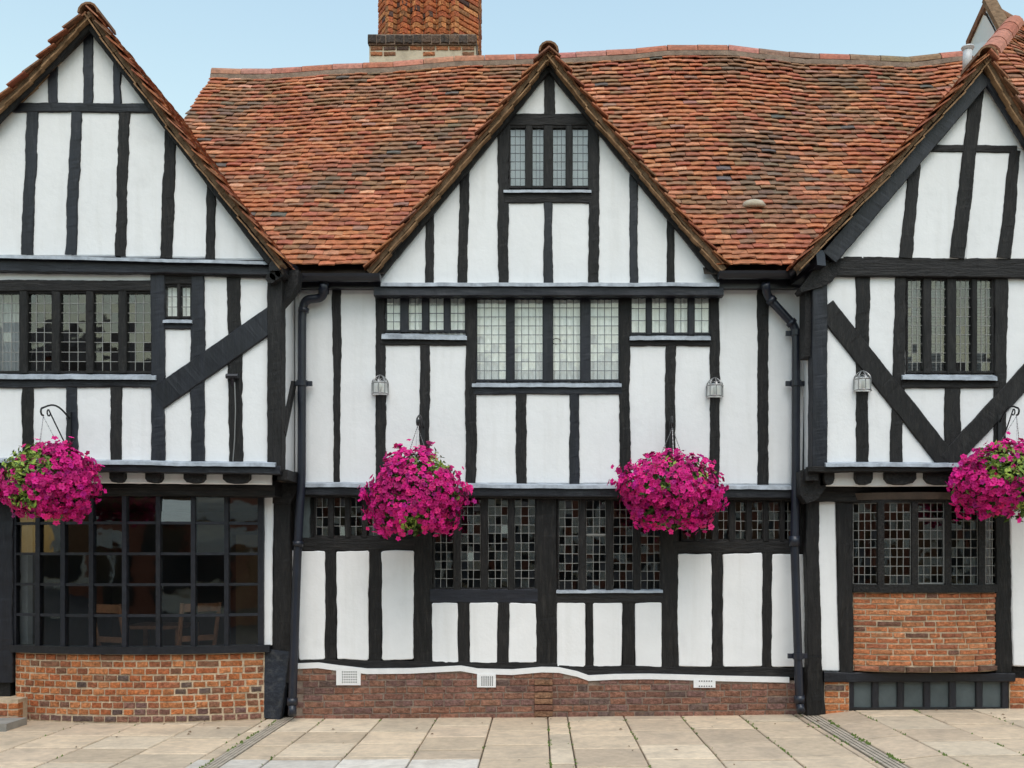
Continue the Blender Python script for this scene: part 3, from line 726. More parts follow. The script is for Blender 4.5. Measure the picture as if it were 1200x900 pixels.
b = MB(); b.box((XB0 + .012, YC - .13, zband0 + .002), (XB1 - .012, YC + 1.25, zband1)); b.build('band_core', 'mortar_dark', chim)
m_ = 12
for i in range(m_):
    a = XB0 + (XB1 - XB0) * (i + .5) / m_; brick(chim, (a, YC - .15, (zband0 + zband1) / 2 + rnd.uniform(-.004, .004)), Vector((1, 0, 0)), (XB1 - XB0) / m_, zband1 - zband0 - .01, .1, [((.06, .05, .045), 1), ((.10, .07, .055), 1)], .012)
for r_ in range(2):
    m_ = 8
    for i in range(m_):
        if rnd.random() < (.05, .45)[r_] and 1 < i < 7: continue
        a = XB0 + .03 + (XB1 - XB0 - .06) * (i + .5) / m_; brick(chim, (a, YC - .112, zband0 - .035 - r_ * .075), Vector((1, 0, 0)), (XB1 - XB0) / m_ - .01, .07, .09, [((.30, .12, .06), 2), ((.2, .1, .06), 2), ((.09, .06, .05), 1)], .015)

# ================================================================== CENTRAL RANGE
YG, YF, YB = -.07, 0.0, .07          # gable, first floor, ground floor plaster planes
TP = .015                            # how far timbers stand proud
# --- walls behind the panels
GW = (596, 146, 691, 221)
wg = wall_sheet(CH, 'gable_wall', [(448, 330), (643, 84), (840, 330)], [GW], YG + .035)
BW, SWL, SWR = (557, 347, 726, 448), (452, 344, 546, 390), (739, 344, 832, 392)
wf = wall_sheet(CH, 'upper_wall', [(346, 336), (944, 336), (944, 566), (346, 566)], [BW, SWL, SWR], YF + .035)
GWA, GWB, STL, STR = (507, 580, 628, 692), (653, 583, 776, 694), (368, 580, 486, 631), (797, 584, 930, 635)
wgd = wall_sheet(CH, 'lower_wall', [(344, 575), (950, 575), (950, 845), (344, 845)], [GWA, GWB, STL, STR], YB + .035, 'tar')
# --- gable infill and timbers
gl = lambda y: 643 - (y - 76) / 1.2; gr = lambda y: 643 + (y - 76) / 1.225
def gable_clip(poly):
    poly = clip(poly, -1, -1 / 1.2, -(643 + 76 / 1.2)); return clip(poly, 1, -1 / 1.225, 643 - 76 / 1.225)
for x0, x1, y0, y1 in ((590, 645, 70, 140), (642, 700, 70, 140), (440, 503, 200, 334), (503, 543, 150, 334), (543, 590, 120, 334), (590, 642, 232, 334), (642, 696, 232, 334), (696, 742, 120, 334), (742, 785, 150, 334), (785, 850, 200, 334)):
    q = gable_clip([(x0, y0), (x1, y0), (x1, y1), (x0, y1)])
    if len(q) > 2: panel(wg, q, YG)
Yt = YG - TP
rail(CH, 596, 692, 133, 147, Yt, name='collar_beam')
stud(CH, 637.5, 650, 80, 134, Yt - .002, name='king_post')
stud(CH, 583, 597, 140, 332, Yt - .003, 'tar', 'post', (584, 596)); stud(CH, 690, 703, 140, 332, Yt - .003, 'tar', 'post', (690, 702))
stud(CH, 498, 508.5, 246, 332, Yt); stud(CH, 539, 550, 198, 332, Yt, xb=(536, 547)); stud(CH, 637.5, 648, 236, 332, Yt, 'paint')
stud(CH, 738, 747.5, 196, 332, Yt, 'paint'); stud(CH, 781, 790.5, 248, 332, Yt)
rail(CH, 592, 694, 225, 237.5, Yt - .004, name='sill_beam'); lead(CH, 590, 693, 219.5, 225.5, Yt - .03)
window(CH, YG - .005, [(598, 615.5), (624, 637), (648, 663), (671, 689.5)], 148, 219, 3, 7, 'came_dark', 'tar', cover='blind', name='gable_window')
def barge(house, apex, foot, w_, Yf, inner=0, m='paint', d=.04):
    return beam('barge_board', house, apex, foot, w_, Yf, d, m, .003, ext=.0)
barge(CH, (641, 77), (438, 325), 13, YG - .06, m='tar'); barge(CH, (646, 77), (846, 325), 13, YG - .0615, m='tar')
lead(CH, 446, 843, 327.5, 335.5, YG - .11, depth=.12); rail(CH, 438, 848, 335.5, 346.5, YG - .085, 'paint', 'moulded_beam', .10, .002)
# --- first floor
Yt = YF - TP
for x0, x1 in ((350, 394), (396, 445)): panel(wf, [(x0, 335), (x1, 335), (x1, 567), (x0, 567)], YF)
for x0, x1 in ((448, 497), (497, 551)): panel(wf, [(x0, 399), (x1, 399), (x1, 567), (x0, 567)], YF)
for x0, x1 in ((552, 611), (611, 673), (673, 732)): panel(wf, [(x0, 457), (x1, 457), (x1, 567), (x0, 567)], YF)
for x0, x1 in ((732, 786), (786, 838)): panel(wf, [(x0, 400), (x1, 400), (x1, 567), (x0, 567)], YF)
for x0, x1 in ((838, 895), (895, 944)): panel(wf, [(x0, 335), (x1, 335), (x1, 568), (x0, 568)], YF)
stud(CH, 389.5, 400, 330, 566, Yt, xb=(391, 398)); stud(CH, 440, 452, 338, 567, Yt); stud(CH, 545.5, 558, 340, 567, Yt - .004, name='post')
stud(CH, 492, 503.5, 400, 567, Yt); stud(CH, 604.5, 617, 458, 567, Yt); stud(CH, 667.5, 679, 458, 567, Yt, 'paint')
stud(CH, 726, 738.5, 340, 567, Yt - .004, name='post'); stud(CH, 780, 792, 402, 567, Yt); stud(CH, 832, 843.5, 338, 567, Yt - .002)
stud(CH, 888, 901, 330, 568, Yt)
rail(CH, 446, 549, 396, 404.5, Yt - .006, name='sill_beam'); lead(CH, 447, 547, 388, 397, Yt - .035, (391, 398.5))
rail(CH, 737, 834, 398, 405.5, Yt - .006, name='sill_beam'); lead(CH, 738, 833, 391.5, 398.5, Yt - .035)
rail(CH, 555, 729, 453, 462, Yt - .006, 'paint', 'sill_beam'); lead(CH, 553, 728.5, 447, 453.5, Yt - .035)
rail(CH, 444, 842, 344, 348.5, Yt + .002, 'paint', 'window_head', .06, .002)
window(CH, YF - .002, [(453, 469), (478.5, 494.5), (503, 520), (528, 545)], 346, 388, 2, 4, 'came_dark', 'paint', rec=.012, cover='curtain', name='strip_window')
window(CH, YF - .002, [(559, 593), (603, 636), (648, 680), (692, 725)], 349, 446, 4, 9, 'came_dark', 'paint', rec=.012, cover='curtain', label='wide four-light leaded window with white net curtains')
window(CH, YF - .002, [(740, 757), (764, 781.5), (790, 806), (814, 831)], 346, 391, 2, 3, 'came_dark', 'paint', rec=.012, cover='curtain', name='strip_window')
b = MB(); hp = P(652, 400, YF + .005); b.tube([hp + Vector((.045 * math.cos(t), 0, .03 * math.sin(t))) for t in [i * .6 for i in range(9)]], .004, 6); b.build('window_catch', 'iron', CH)
# --- band between the floors
lead(CH, 350, 932, 563, 570.5, YF - .10, (567, 574), depth=.12); rail(CH, 348, 936, 570, 580, YF - .075, 'paint', 'moulded_beam', .14, .002, yb=(573.5, 584))
rail(CH, 348, 936, 576, 582, YF - .035, 'tar', 'moulded_beam', .09, .002, yb=(580, 586))
# --- ground floor: plaster pads stand a little proud of the timbers
Yt = YB - TP
def pads(lst, top, bot):
    for x0, x1, *a in lst:
        t = a[0] if a else top; bt = a[1] if len(a) > 1 else bot
        panel(wgd, [(x0, t), (x1, t + rnd.uniform(-1, 1)), (x1 + rnd.uniform(-1, 1), bt + rnd.uniform(-1, 1)), (x0 + rnd.uniform(-1, 1), bt)], Yt - .006, .007, 1, .04, bev=.008)
pads([(341, 344.5, 645, 770), (351, 381), (394, 432), (447.5, 485)], 646, 773)
pads([(506, 536), (550, 583), (597, 629)], 706.5, 777.5)
pads([(652, 685.5), (695, 729), (744, 775)], 706.5, 781.5)
pads([(794, 834), (847, 893.5), (905, 945)], 649, 781)
stud(CH, 380, 394, 640, 780, Yt); stud(CH, 432, 447.5, 640, 780, Yt, 'tar'); stud(CH, 485, 506.5, 580, 784, Yt - .003, 'tar', 'post', (484, 507))
stud(CH, 536, 550, 702, 783, Yt); stud(CH, 583, 597, 702, 783, Yt); stud(CH, 628, 652, 578, 790, Yt - .004, 'tar', 'post', (625, 653), wob=.005)
stud(CH, 686, 695.5, 703, 785, Yt); stud(CH, 729.5, 744, 703, 780, Yt); stud(CH, 775.5, 795, 585, 788, Yt - .003, 'tar', 'post', (774, 796))
stud(CH, 834, 847, 640, 786, Yt); stud(CH, 893.5, 905.5, 640, 787, Yt, xb=(892, 907)); stud(CH, 938, 946, 580, 640, Yt, name='post')
rail(CH, 352, 488, 630, 645, Yt - .002, name='beam'); rail(CH, 793, 948, 634, 648, Yt - .002, name='beam')
rail(CH, 504, 630, 690, 706, Yt - .006, 'paint', 'sill_beam'); rail(CH, 651, 777, 693, 707, Yt - .006, 'tar', 'sill_beam')
lead(CH, 652, 777, 690.5, 695, Yt - .03, depth=.05)
rail(CH, 340, 660, 773, 788, Yt - .008, 'tar', 'sole_plate', .08, .006, yb=(777, 789)); rail(CH, 655, 948, 779, 790, Yt - .0085, 'tar', 'sole_plate', .08, .006, yb=(783, 795))
stud(CH, 354, 363, 580, 631, Yt + .004, 'board', 'board')
kw = dict(came='came', frame='tar', wavy=.007, tilt=2.3)
window(CH, YB - .01, [(370, 384), (391, 404), (410.5, 424), (430, 444), (450, 464), (470, 484)], 582, 629, 2, 4, name='strip_window', **kw)
window(CH, YB - .01, [(509, 531), (540, 563), (572, 595), (603, 627)], 582, 690, 3, 10, **kw)
window(CH, YB - .01, [(655, 678), (687, 710), (719, 742), (751, 774)], 585, 692, 3, 10, **kw)
window(CH, YB - .01, [(800, 814), (821, 834), (842, 854), (862, 874), (881.5, 894), (901, 914), (920, 929)], 587, 633, 2, 4, name='strip_window', **kw)
pbox('casement_bar', CH, 686, 625.5, 711, 627.5, YB + .005, .02, 'came')
# white limewash line, air bricks, brick plinth
YP = YB - .055
lw = [(346, 781), (372, 780), (395, 783), (430, 787), (480, 786.5), (540, 783.5), (560, 787), (600, 788), (635, 785), (655, 785.5), (676, 790), (690, 795), (720, 793.5), (760, 793), (800, 794), (850, 795.5), (925, 797)]
b = MB(); v = []; f = []
for i, (x, y) in enumerate(lw):
    t0, t1 = P(x, y - 3.2, YP - .012), P(x, y + 3.0, YP - .012); v += [(t0.x, YP + .05, t0.z), t0, t1, (t1.x, YP + .05, t1.z)]
for i in range(len(lw) - 1):
    for k in range(3): f.append((i * 4 + k, i * 4 + 4 + k, i * 4 + 5 + k, i * 4 + k + 1))
mk('limewash_line', v, f, 'white', CH)
xa, xb_ = wx(344, YP), wx(938, YP)
hcs = .0705; ztop = lambda X: wz(lerp_t([(p_, y_ + 1) for p_, y_ in lw], VX + X * F / (D + YP)), YP)
v = []; f = []; nn = 60
for i in range(nn + 1):
    X = xa + (xb_ - xa) * i / nn; v += [(X, YP + .008, -.12), (X, YP + .008, ztop(X)), (X, YP + .2, ztop(X))]
for i in range(nn): f += [(i * 3, i * 3 + 3, i * 3 + 4, i * 3 + 1), (i * 3 + 1, i * 3 + 4, i * 3 + 5, i * 3 + 2)]
pl = mk('brick_plinth', v, f, 'mortar_dark', CH)
for k in range(8):
    z = -.02 + hcs * k; X = xa + (k % 2) * .09
    while X < xb_ - .05:
        ln = rnd.choice((.20, .215, .11, .21, .17)); ln = min(ln, xb_ - X)
        zc = z + hcs / 2 + .01 * X - .004 + .006 * n3(X, k)
        if zc - hcs / 2 > ground(X + ln / 2) - .06 and zc + hcs * .35 < ztop(X + ln / 2): brick(pl, (X + ln / 2, YP, zc), Vector((1, 0, 0)), ln, hcs, .08, PAL_PURPLE, .009)
        X += ln
cpx = wx(637, YP)
for k in range(6): brick(pl, (cpx, YP - .02, .03 + k * .066), Vector((1, 0, 0)), .2, .066, .08, [((.21, .115, .07), 1), ((.19, .095, .068), 1)], .008)
def air_brick(x0, y0, x1, y1, nx, ny):
    o = pbox('air_brick', CH, x0, y0, x1, y1, YP - .018, .05, 'white'); b = MB(); a = P(x0, y0, YP - .0185); c = P(x1, y1, YP - .0185)
    for i in range(nx):
        for j in range(ny):
            cx = a.x + (c.x - a.x) * (.26 + .56 * i / max(1, nx - 1)) ; cz = a.z + (c.z - a.z) * (.22 + .6 * j / max(1, ny - 1)); r_ = .006
            b.box((cx - r_, YP - .0195, cz - r_), (cx + r_, YP - .0172, cz + r_))
    b.build('vent_holes', 'vent_dark', o)
air_brick(394, 783, 422.5, 803, 7, 5); air_brick(559, 790, 581, 805.5, 6, 5); air_brick(813, 796, 838.5, 806, 6, 2)
# rooms
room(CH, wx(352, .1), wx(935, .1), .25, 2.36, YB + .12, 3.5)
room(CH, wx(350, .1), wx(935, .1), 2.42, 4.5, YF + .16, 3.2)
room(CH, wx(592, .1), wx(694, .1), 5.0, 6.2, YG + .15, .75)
# --- gutters and downpipes of the central range
def gutter(house, p, q, r=.065, name='gutter'):
    p, q = Vector(p), Vector(q); d = (q - p).normalized(); s = d.cross(Vector((0, 0, 1))).normalized(); n = 8; v = []
    for e in (p, q):
        for rr in (r, r - .008):
            for k in range(n + 1): t = math.pi * k / n; v.append(e + s * math.cos(t) * rr - Vector((0, 0, 1)) * math.sin(t) * rr * 1.1)
    m_ = n + 1; f = []
    for k in range(n): f += [(k, 2 * m_ + k, 2 * m_ + k + 1, k + 1), (m_ + k, m_ + k + 1, 3 * m_ + k + 1, 3 * m_ + k)]
    f += [(0, m_, 3 * m_, 2 * m_), (n, 2 * m_ + n, 3 * m_ + n, m_ + n), tuple(range(m_)), tuple(2 * m_ + k for k in range(m_))[::-1]]
    return mk(name, v, f, 'gutter', house)
gutter(CH, P(343, 322, -.22), P(446, 322, -.22)); gutter(CH, P(842, 319, -.22), P(930, 319, -.22))
pbox('fascia', CH, 343, 320, 446, 337.5, -.12, .05, 'gutter'); pbox('fascia', CH, 842, 317, 938, 337.5, -.12, .05, 'gutter')
def soffit(x0, x1, y): b = MB(); a = P(x0, y, -.12); c = P(x1, y, -.12); b.box((a.x, -.12, a.z), (c.x, .04, a.z + .03)); b.build('soffit', 'gutter', CH)
soffit(343, 446, 336.5); soffit(842, 938, 336.5)
def pipe(house, pts, r, collars, shoe=True, brackets=()):
    b = MB(); b.tube(pts, r, 12); o = b.build('downpipe', 'navy', house, True)
    for a, c in collars: b = MB(); b.tube([a, c], r * 1.28, 12); b.build('collar', 'navy', o, True)
    for c in brackets:
        b = MB(); b.bar(c + Vector((-.10, .03, 0)), c + Vector((.10, .03, 0)), .03, .05); b.tube([c + Vector((0, 0, -.03)), c + Vector((0, 0, .03))], r * 1.3, 12); b.build('bracket', 'navy', o)
    return o
def curve(pts, n=6):
    """rounded polyline"""
    pts = [Vector(p) for p in pts]; out = [pts[0]]
    for a, b_, c in zip(pts, pts[1:], pts[2:]):
        k = min(.08, (b_ - a).length * .45, (c - b_).length * .45); p0 = b_ + (a - b_).normalized() * k; p1 = b_ + (c - b_).normalized() * k
        for i in range(n + 1): t = i / n; out.append(p0.lerp(b_, t).lerp(b_.lerp(p1, t), t))
    return out + [pts[-1]]
YD = -.10
yd2 = YD - .06
o = pipe(CH, curve([P(380, 332, -.2), P(379, 349, YD), P(357, 351, YD), P(354, 368, YD), P(353.5, 560, YD), P(349, 640, YD - .02), P(342.5, 826, yd2), P(342.5, 838, yd2 - .06)]), .044,
     [(P(356, 361, YD), P(355.5, 366, YD)), (P(379.5, 338, -.14), P(379.3, 344, YD - .02)), (P(349.4, 634, YD - .02), P(349, 640, YD - .02)), (P(342.6, 818, yd2), P(342.5, 826, yd2))], brackets=[P(353.8, 449, YD)])
o = pipe(CH, curve([P(897, 332, -.2), P(899, 347, YD), P(932, 383, YD), P(933, 400, YD), P(932.5, 560, YD), P(931, 636, YD - .02), P(937, 826, yd2), P(939, 834, yd2 - .06)]), .044,
     [(P(902, 350, YD), P(906, 354.5, YD)), (P(926, 376.5, YD), P(929, 380, YD)), (P(930.8, 628, YD - .02), P(931, 640, YD - .02)), (P(936.6, 815, yd2), P(937, 824, yd2))], brackets=[P(933, 390, YD), P(932.8, 449, YD), P(935.3, 769, YD - .05)])

# ================================================================== LEFT HOUSE
YL, YLG = -.55, -.60
wg = wall_sheet(LH, 'gable_wall', [(-160, 300), (104, 40), (304, 300)], [], YLG + .035)
WL1, WL2 = (-10, 340, 178, 438), (193, 333, 223, 374)
wf = wall_sheet(LH, 'upper_wall', [(-160, 312), (330, 312), (330, 545), (-160, 545)], [WL1, WL2], YL + .035)
def gclip(poly):
    poly = clip(poly, 1, -1 / 1.312, 106 - 34 / 1.312); return clip(poly, -1, -1 / .98, -(100 + 34 / .98))
for x0, x1, y0, y1 in ((-60, 62, 30, 124), (62, 103, 30, 124), (103, 137, 30, 124), (137, 190, 30, 124),
                       (-160, -20, 124, 301), (-20, 32, 124, 300), (32, 85, 124, 300), (85, 141, 124, 300), (141, 196, 124, 301), (196, 245, 124, 302), (245, 320, 124, 304)):
    q = gclip([(x0, y0), (x1, y0), (x1, y1), (x0, y1)])
    if len(q) > 2: panel(wg, q, YLG)
Yt = YLG - TP
rail(LH, -30, 180, 119.5, 130, Yt - .006, 'paint', 'collar_beam', yb=(121, 132)); b = None
stud(LH, 97, 108.5, 36, 124, Yt, 'paint', 'king_post'); stud(LH, 57, 67.5, 72, 122, Yt, 'paint'); stud(LH, 132, 142.5, 66, 122, Yt, 'paint')
stud(LH, 31, 44.5, 126, 298, Yt, 'paint', xb=(24, 38)); stud(LH, 83, 96, 126, 298, Yt, 'paint', xb=(76, 89)); stud(LH, 139, 152, 128, 300, Yt, xb=(134, 146), wob=.009)
stud(LH, 193, 207, 150, 302, Yt, xb=(187, 201), wob=.007); stud(LH, 242, 252, 214, 304, Yt, xb=(240, 251))
stud(LH, -20, -7, 130, 298, Yt, 'paint'); stud(LH, -75, -62, 180, 298, Yt, 'paint')
barge(LH, (106, 28), (318, 306), 12, YLG - .10, m='tar'); barge(LH, (101, 28), (-172, 306), 14, YLG - .1015, m='tar')
lead(LH, -160, 317, 291, 298.5, YL - .12, (303, 310), depth=.13)
rail(LH, -160, 318, 298, 316, YL - .07, 'paint', 'tie_beam', .1, .003, yb=(309.5, 322))
rail(LH, 176, 316, 309, 321, YL - .045, 'tar', 'tie_beam', .07, .004, yb=(313, 325))
Yt = YL - TP
panel(wf, [(-160, 312), (178, 314), (178, 332), (-160, 332)], YL)
for x0, x1 in ((-110, -28), (-28, 32), (32, 84), (84, 135), (135, 185)): panel(wf, [(x0, 448), (x1, 448), (x1, 541), (x0, 541)], YL)
for x0, x1 in ((231, 274), (274, 322)): panel(wf, [(x0, 316), (x1, 316), (x1, 547), (x0, 547)], YL)
panel(wf, [(185, 381), (231, 381), (231, 545), (185, 545)], YL)
rail(LH, -110, 178, 328, 341, Yt - .006, 'tar', 'window_head'); rail(LH, -110, 181, 443, 454, Yt - .008, 'paint', 'sill_beam', yb=(443, 454)); lead(LH, -110, 182, 436, 443.5, Yt - .04, (437, 445))
stud(LH, 176.5, 193, 312, 541, Yt - .01, 'paint', 'post'); stud(LH, 223, 239, 314, 543, Yt - .006, 'paint', 'post')
rail(LH, 191, 225, 321, 333, Yt - .002, 'tar', 'window_head'); rail(LH, 191, 225, 378, 385.5, Yt - .004, 'paint', 'sill_beam'); lead(LH, 190.5, 224.5, 372.5, 378.5, Yt - .035)
stud(LH, 266, 282, 314, 545, Yt, xb=(268, 285), wob=.008)
beam('brace', LH, (184, 467), (321, 371), 28, Yt - .016, .05, 'paint', .003)
stud(LH, 313, 330, 316, 552, Yt - .022, 'tar', 'corner_post', depth=.16, wob=.003)
for x in (25, 77, 129): stud(LH, x, x + 13.5, 450, 541, Yt, 'tar' if x != 77 else 'paint')
stud(LH, -34, -21, 450, 541, Yt)
window(LH, YL - .002, [(-9, 22), (32, 60), (70, 100), (109, 138), (148, 177)], 342, 436, 3, 8, 'came', 'tar', .003, label='long row of leaded lights in black mullions')
window(LH, YL - .002, [(194, 207), (211, 223)], 334, 372, 2, 3, 'came', 'tar', cover='curtain', name='small_window')
mk('curtain', [(wx(-9 + i, YL) , YL + .14 + .02 * math.sin(i * 1.3), z_) for i in range(26) for z_ in (wz(440, YL), wz(338, YL))], [(2 * i, 2 * i + 2, 2 * i + 3, 2 * i + 1) for i in range(25)], 'blind', LH, True)
# corner bracket (jowl), eaves piece, return wall
b = MB()
for (x, y, r_) in ((318, 327, .05), (323, 323, .055), (329, 320, .05)):
    p = P(x, y, YL - .09); b.tube([p + Vector((0, -.03, 0)), p + Vector((0, .12, 0))], r_, 9)
b.build('carved_bracket', 'tar', LH)
def prism_px(name, parent, poly, Yf, depth, m):
    v = [P(x, y, Yf) for x, y in poly]; n = len(v); v += [Vector((a.x, Yf + depth, a.z)) for a in v[:n]]
    return mk(name, v, [tuple(range(n)), tuple(range(2 * n - 1, n - 1, -1))] + [(i, n + i, n + (i + 1) % n, (i + 1) % n) for i in range(n)], m, parent)
prism_px('jowl', LH, [(326, 317), (350, 316), (349, 333), (342, 344), (334, 353), (326, 362)], YL + .05, .16, 'tar')
b = MB(); b.bar(P(322, 309, YLG - .1), P(346, 322, -.1), .12, .13); b.build('wall_plate', 'gutter', LH)
b = MB(); b.box(P(318, 309, YL - .11), P(334, 317, YL + .1) + Vector((0, .1, 0))); b.build('lead_cap', 'lead', LH)
xr = wx(329, YL); b = MB(); b.add([(xr - .01, YL + .03, wz(555, YL)), (xr - .01, .06, wz(555, YL)), (xr - .01, .06, wz(318, YL)), (xr - .01, YL + .03, wz(318, YL))], [(0, 1, 2, 3)]); b.build('return_wall', 'plaster', LH)
b = MB(); b.bar((xr + .0, YL + .08, wz(508, YL + .08)), (xr, -.06, wz(450, -.06)), .05, .09, Vector((0, 0, 1))); b.build('brace', 'tar', LH)
b = MB(); b.bar((xr + .01, YL + .02, wz(556, YL)), (xr + .01, .05, wz(556, YL)), .1, .10); b.build('jetty_beam', 'tar', LH)
# jetty
lead(LH, -150, 322, 533, 540, YL - .10, (540, 547.5), depth=.11); rail(LH, -150, 328, 540, 549, YL - .07, 'paint', 'jetty_beam', .12, .003, yb=(546, 556))
for x0, x1 in ((-60, -38), (-10, 12), (36, 55), (84, 101), (128, 145), (170, 189), (215, 239), (261, 292)): 
    yt_, yb_, wd_ = 548 + (x0 + 150) / 470 * 5, 563 + (x0 + 150) / 470 * 4, x1 - x0; prism_px('joist', LH, [(x0, yt_), (x1, yt_), (x1, yb_ - 5), (x1 - wd_ * .15, yb_ - 1), (x1 - wd_ * .35, yb_), (x0 + wd_ * .35, yb_), (x0 + wd_ * .15, yb_ - 1), (x0, yb_ - 5)], YL + .02, .6, 'tar')
panel(LH, [(-100, 548), (318, 554), (318, 568), (-100, 564)], YL + .10, .002)
b = MB(); b.add([P(-150, 549, YL + .04), P(328, 552, YL + .04), Vector((wx(328, YL), .1, wz(552, YL))), Vector((wx(-150, YL), .1, wz(549, YL)))], [(0, 1, 2, 3)]); b.build('jetty_soffit', 'tar', LH)
YBR = -.34
rail(LH, -100, 322, 562, 582, YBR, 'tar', 'bressummer', .34, .003, yb=(563, 581)); rail(LH, -100, 322, 566, 572, YBR - .02, 'tar', 'bressummer', .03, .002, yb=(568, 574))
# shop bow window: frame follows a shallow arc
bxc, bhw = (wx(14, -.1) + wx(309, -.1)) / 2, (wx(309, -.1) - wx(14, -.1)) / 2
def bowY(X, end=-.05, sag=.25): return end - sag * max(0, 1 - ((X - bxc) / bhw) ** 2)
colp = [14, 45, 76, 110, 149, 188, 228, 266, 305]; rowp = [579, 613, 649, 685, 721, 757]
cx_ = [wx(p_, -.1 - .15 * (1 - ((p_ - 160) / 146) ** 2)) for p_ in colp]; rz_ = [wz(p_, -.22) for p_ in rowp]
b = MB()
def arc_strip(b, x0, x1, z0, z1, out, th, n=24):
    for i in range(n):
        a, c = x0 + (x1 - x0) * i / n, x0 + (x1 - x0) * (i + 1) / n; ya, yc = bowY(a) - out, bowY(c) - out
        b.add([(a, ya, z0), (c, yc, z0), (c, yc + th, z0), (a, ya + th, z0), (a, ya, z1), (c, yc, z1), (c, yc + th, z1), (a, ya + th, z1)], [(0, 3, 2, 1), (4, 5, 6, 7), (0, 1, 5, 4), (2, 3, 7, 6)] + ([(3, 0, 4, 7)] if i == 0 else []) + ([(1, 2, 6, 5)] if i == n - 1 else []))
arc_strip(b, bxc - bhw - .03, bxc + bhw + .06, rz_[5] - .075, rz_[5] - .0, .05, .16)
win = b.build('shop_window', 'paint', LH); b = MB(); arc_strip(b, bxc - bhw, bxc + bhw, rz_[0] - .005, rz_[0] + .06, .02, .10); b.build('head_rail', 'paint', win); win['label'] = 'wide bowed shop window of forty square panes in black bars'
for i, x in enumerate(cx_):
    b = MB(); y = bowY(x); wd = .045 if 0 < i < 8 else .06; b.box((x - wd / 2, y - .025, rz_[5]), (x + wd / 2, y + .05, rz_[0])); b.build('glazing_bar', 'paint', win)
for j in (1, 2, 3, 4):
    b = MB(); arc_strip(b, cx_[0] + .02, cx_[8] - .02, rz_[j] - .014, rz_[j] + .014, .012, .04); b.build('glazing_bar', 'paint', win)
for i in range(8):
    for j in range(5):
        a, c = cx_[i], cx_[i + 1]; pane(win, Vector(((a + c) / 2, (bowY(a) + bowY(c)) / 2 + .012, (rz_[j] + rz_[j + 1]) / 2)), c - a, rz_[j] - rz_[j + 1], math.atan2(bowY(c) - bowY(a), c - a), .8, -9 if (i, j) == (5, 0) else 0)
# brick base under the bow
ztop = rz_[5] - .08; v = []; f = []; nn = 30
x0, x1 = bxc - bhw + .01, bxc + bhw - .005
for i in range(nn + 1):
    X = x0 + (x1 - x0) * i / nn; y = bowY(X) + .009; v += [(X, y, -.1), (X, y, ztop), (X, y + .2, ztop)]
for i in range(nn): f += [(i * 3, i * 3 + 3, i * 3 + 4, i * 3 + 1), (i * 3 + 1, i * 3 + 4, i * 3 + 5, i * 3 + 2)]
v += [(x1, bowY(x1) + .009, -.1), (x1, .3, -.1), (x1, .3, ztop), (x1, bowY(x1) + .009, ztop)]; q = len(v); f.append((q - 4, q - 3, q - 2, q - 1))
bb = mk('bow_brickwork', v, f, 'mortar', LH)
hcs = .0645; nk = int((ztop + .01) / hcs); hcs = (ztop + .012) / nk
for k in range(nk):
    X = x0; first = True
    while X < x1 - .02:
        ln = rnd.choice((.118, .118, .122, .125, .225 if rnd.random() < .5 else .12)) * rnd.uniform(.95, 1.06)
        if first: ln = .06 + .06 * (k % 2); first = False
        ln = min(ln, x1 - X); xm = X + ln / 2; d = Vector((ln, bowY(X + ln) - bowY(X), 0)); z = -.012 + hcs * (k + .5) + .006 * n3(xm * 1.5, k * .4)
        pal = PAL_PURPLE if k == 0 or (k < 3 and rnd.random() < .25) else PAL_ORANGE
        pr = .004 if k in (2, 3, 4) and rnd.random() < .06 else 0
        brick(bb, (xm, bowY(xm), z), d, ln, hcs, .08, pal, .013, pr); X += ln
# ground floor posts and the white sliver
stud(LH, 322, 341, 556, 800, -.03, 'tar', 'corner_post', (318, 340), depth=.12, wob=.004); stud(LH, 311, 340, 762, 842, -.045, 'worn', 'post_foot', (305, 328), depth=.13, wob=.006)
prism_px('corner_bracket', LH, [(318, 552), (349, 553), (348, 575), (340, 590), (318, 590)], -.05, .1, 'tar')
panel(LH, [(309, 582), (320, 581), (318, 757), (308, 757)], -.055, .005, 1, .03)
stud(LH, 303, 312, 578, 762, -.045, 'tar', 'window_jamb', depth=.1); stud(LH, -60, 14.5, 580, 800, -.10, 'paint', 'shop_front_post', depth=.15)
pbox('shop_front_plinth', LH, -60, 800, 12, 850, -.06, .2, 'tar')
# room behind the bow window with its furniture
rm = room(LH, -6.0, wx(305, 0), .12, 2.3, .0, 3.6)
b = MB(); b.box((-3.75, 1.9, .12), (-2.9, 1.98, 1.95)); b.build('partition', 'room_warm', rm)
def chair(x, y, z, rz, lab):
    t = thing('wooden_chair', lab, 'chair', (x, y, z), 'chairs inside the shop window')
    def tr(p): c, s = math.cos(rz), math.sin(rz); return Vector((x + p[0] * c - p[1] * s, y + p[0] * s + p[1] * c, z + p[2]))
    for sx in (-.2, .2):
        b = MB(); b.bar(tr((sx, -.2, 0)), tr((sx, -.2, .44)), .045, .045); b.build('leg', 'oak', t)
        b = MB(); b.tube([tr((sx, .2, 0)), tr((sx, .2, .45)), tr((sx * 1.03, .28, .78)), tr((sx * 1.06, .34, 1.05))], .025, 6); b.build('leg', 'oak', t)
    b = MB(); b.bar(tr((0, -.23, .47)), tr((0, .22, .47)), .46, .06); b.build('seat', 'cloth_red', t)
    b = MB(); b.bar(tr((-.2, .33, 1.0)), tr((.2, .33, 1.0)), .03, .09); b.build('top_rail', 'oak', t)
    b = MB(); b.bar(tr((-.2, .25, .66)), tr((.2, .25, .66)), .03, .06); b.build('back_rail', 'oak', t)
chair(wx(150, .5), .55, .12, 2.7, 'brown wooden chair with red seat behind left half of the bow window')
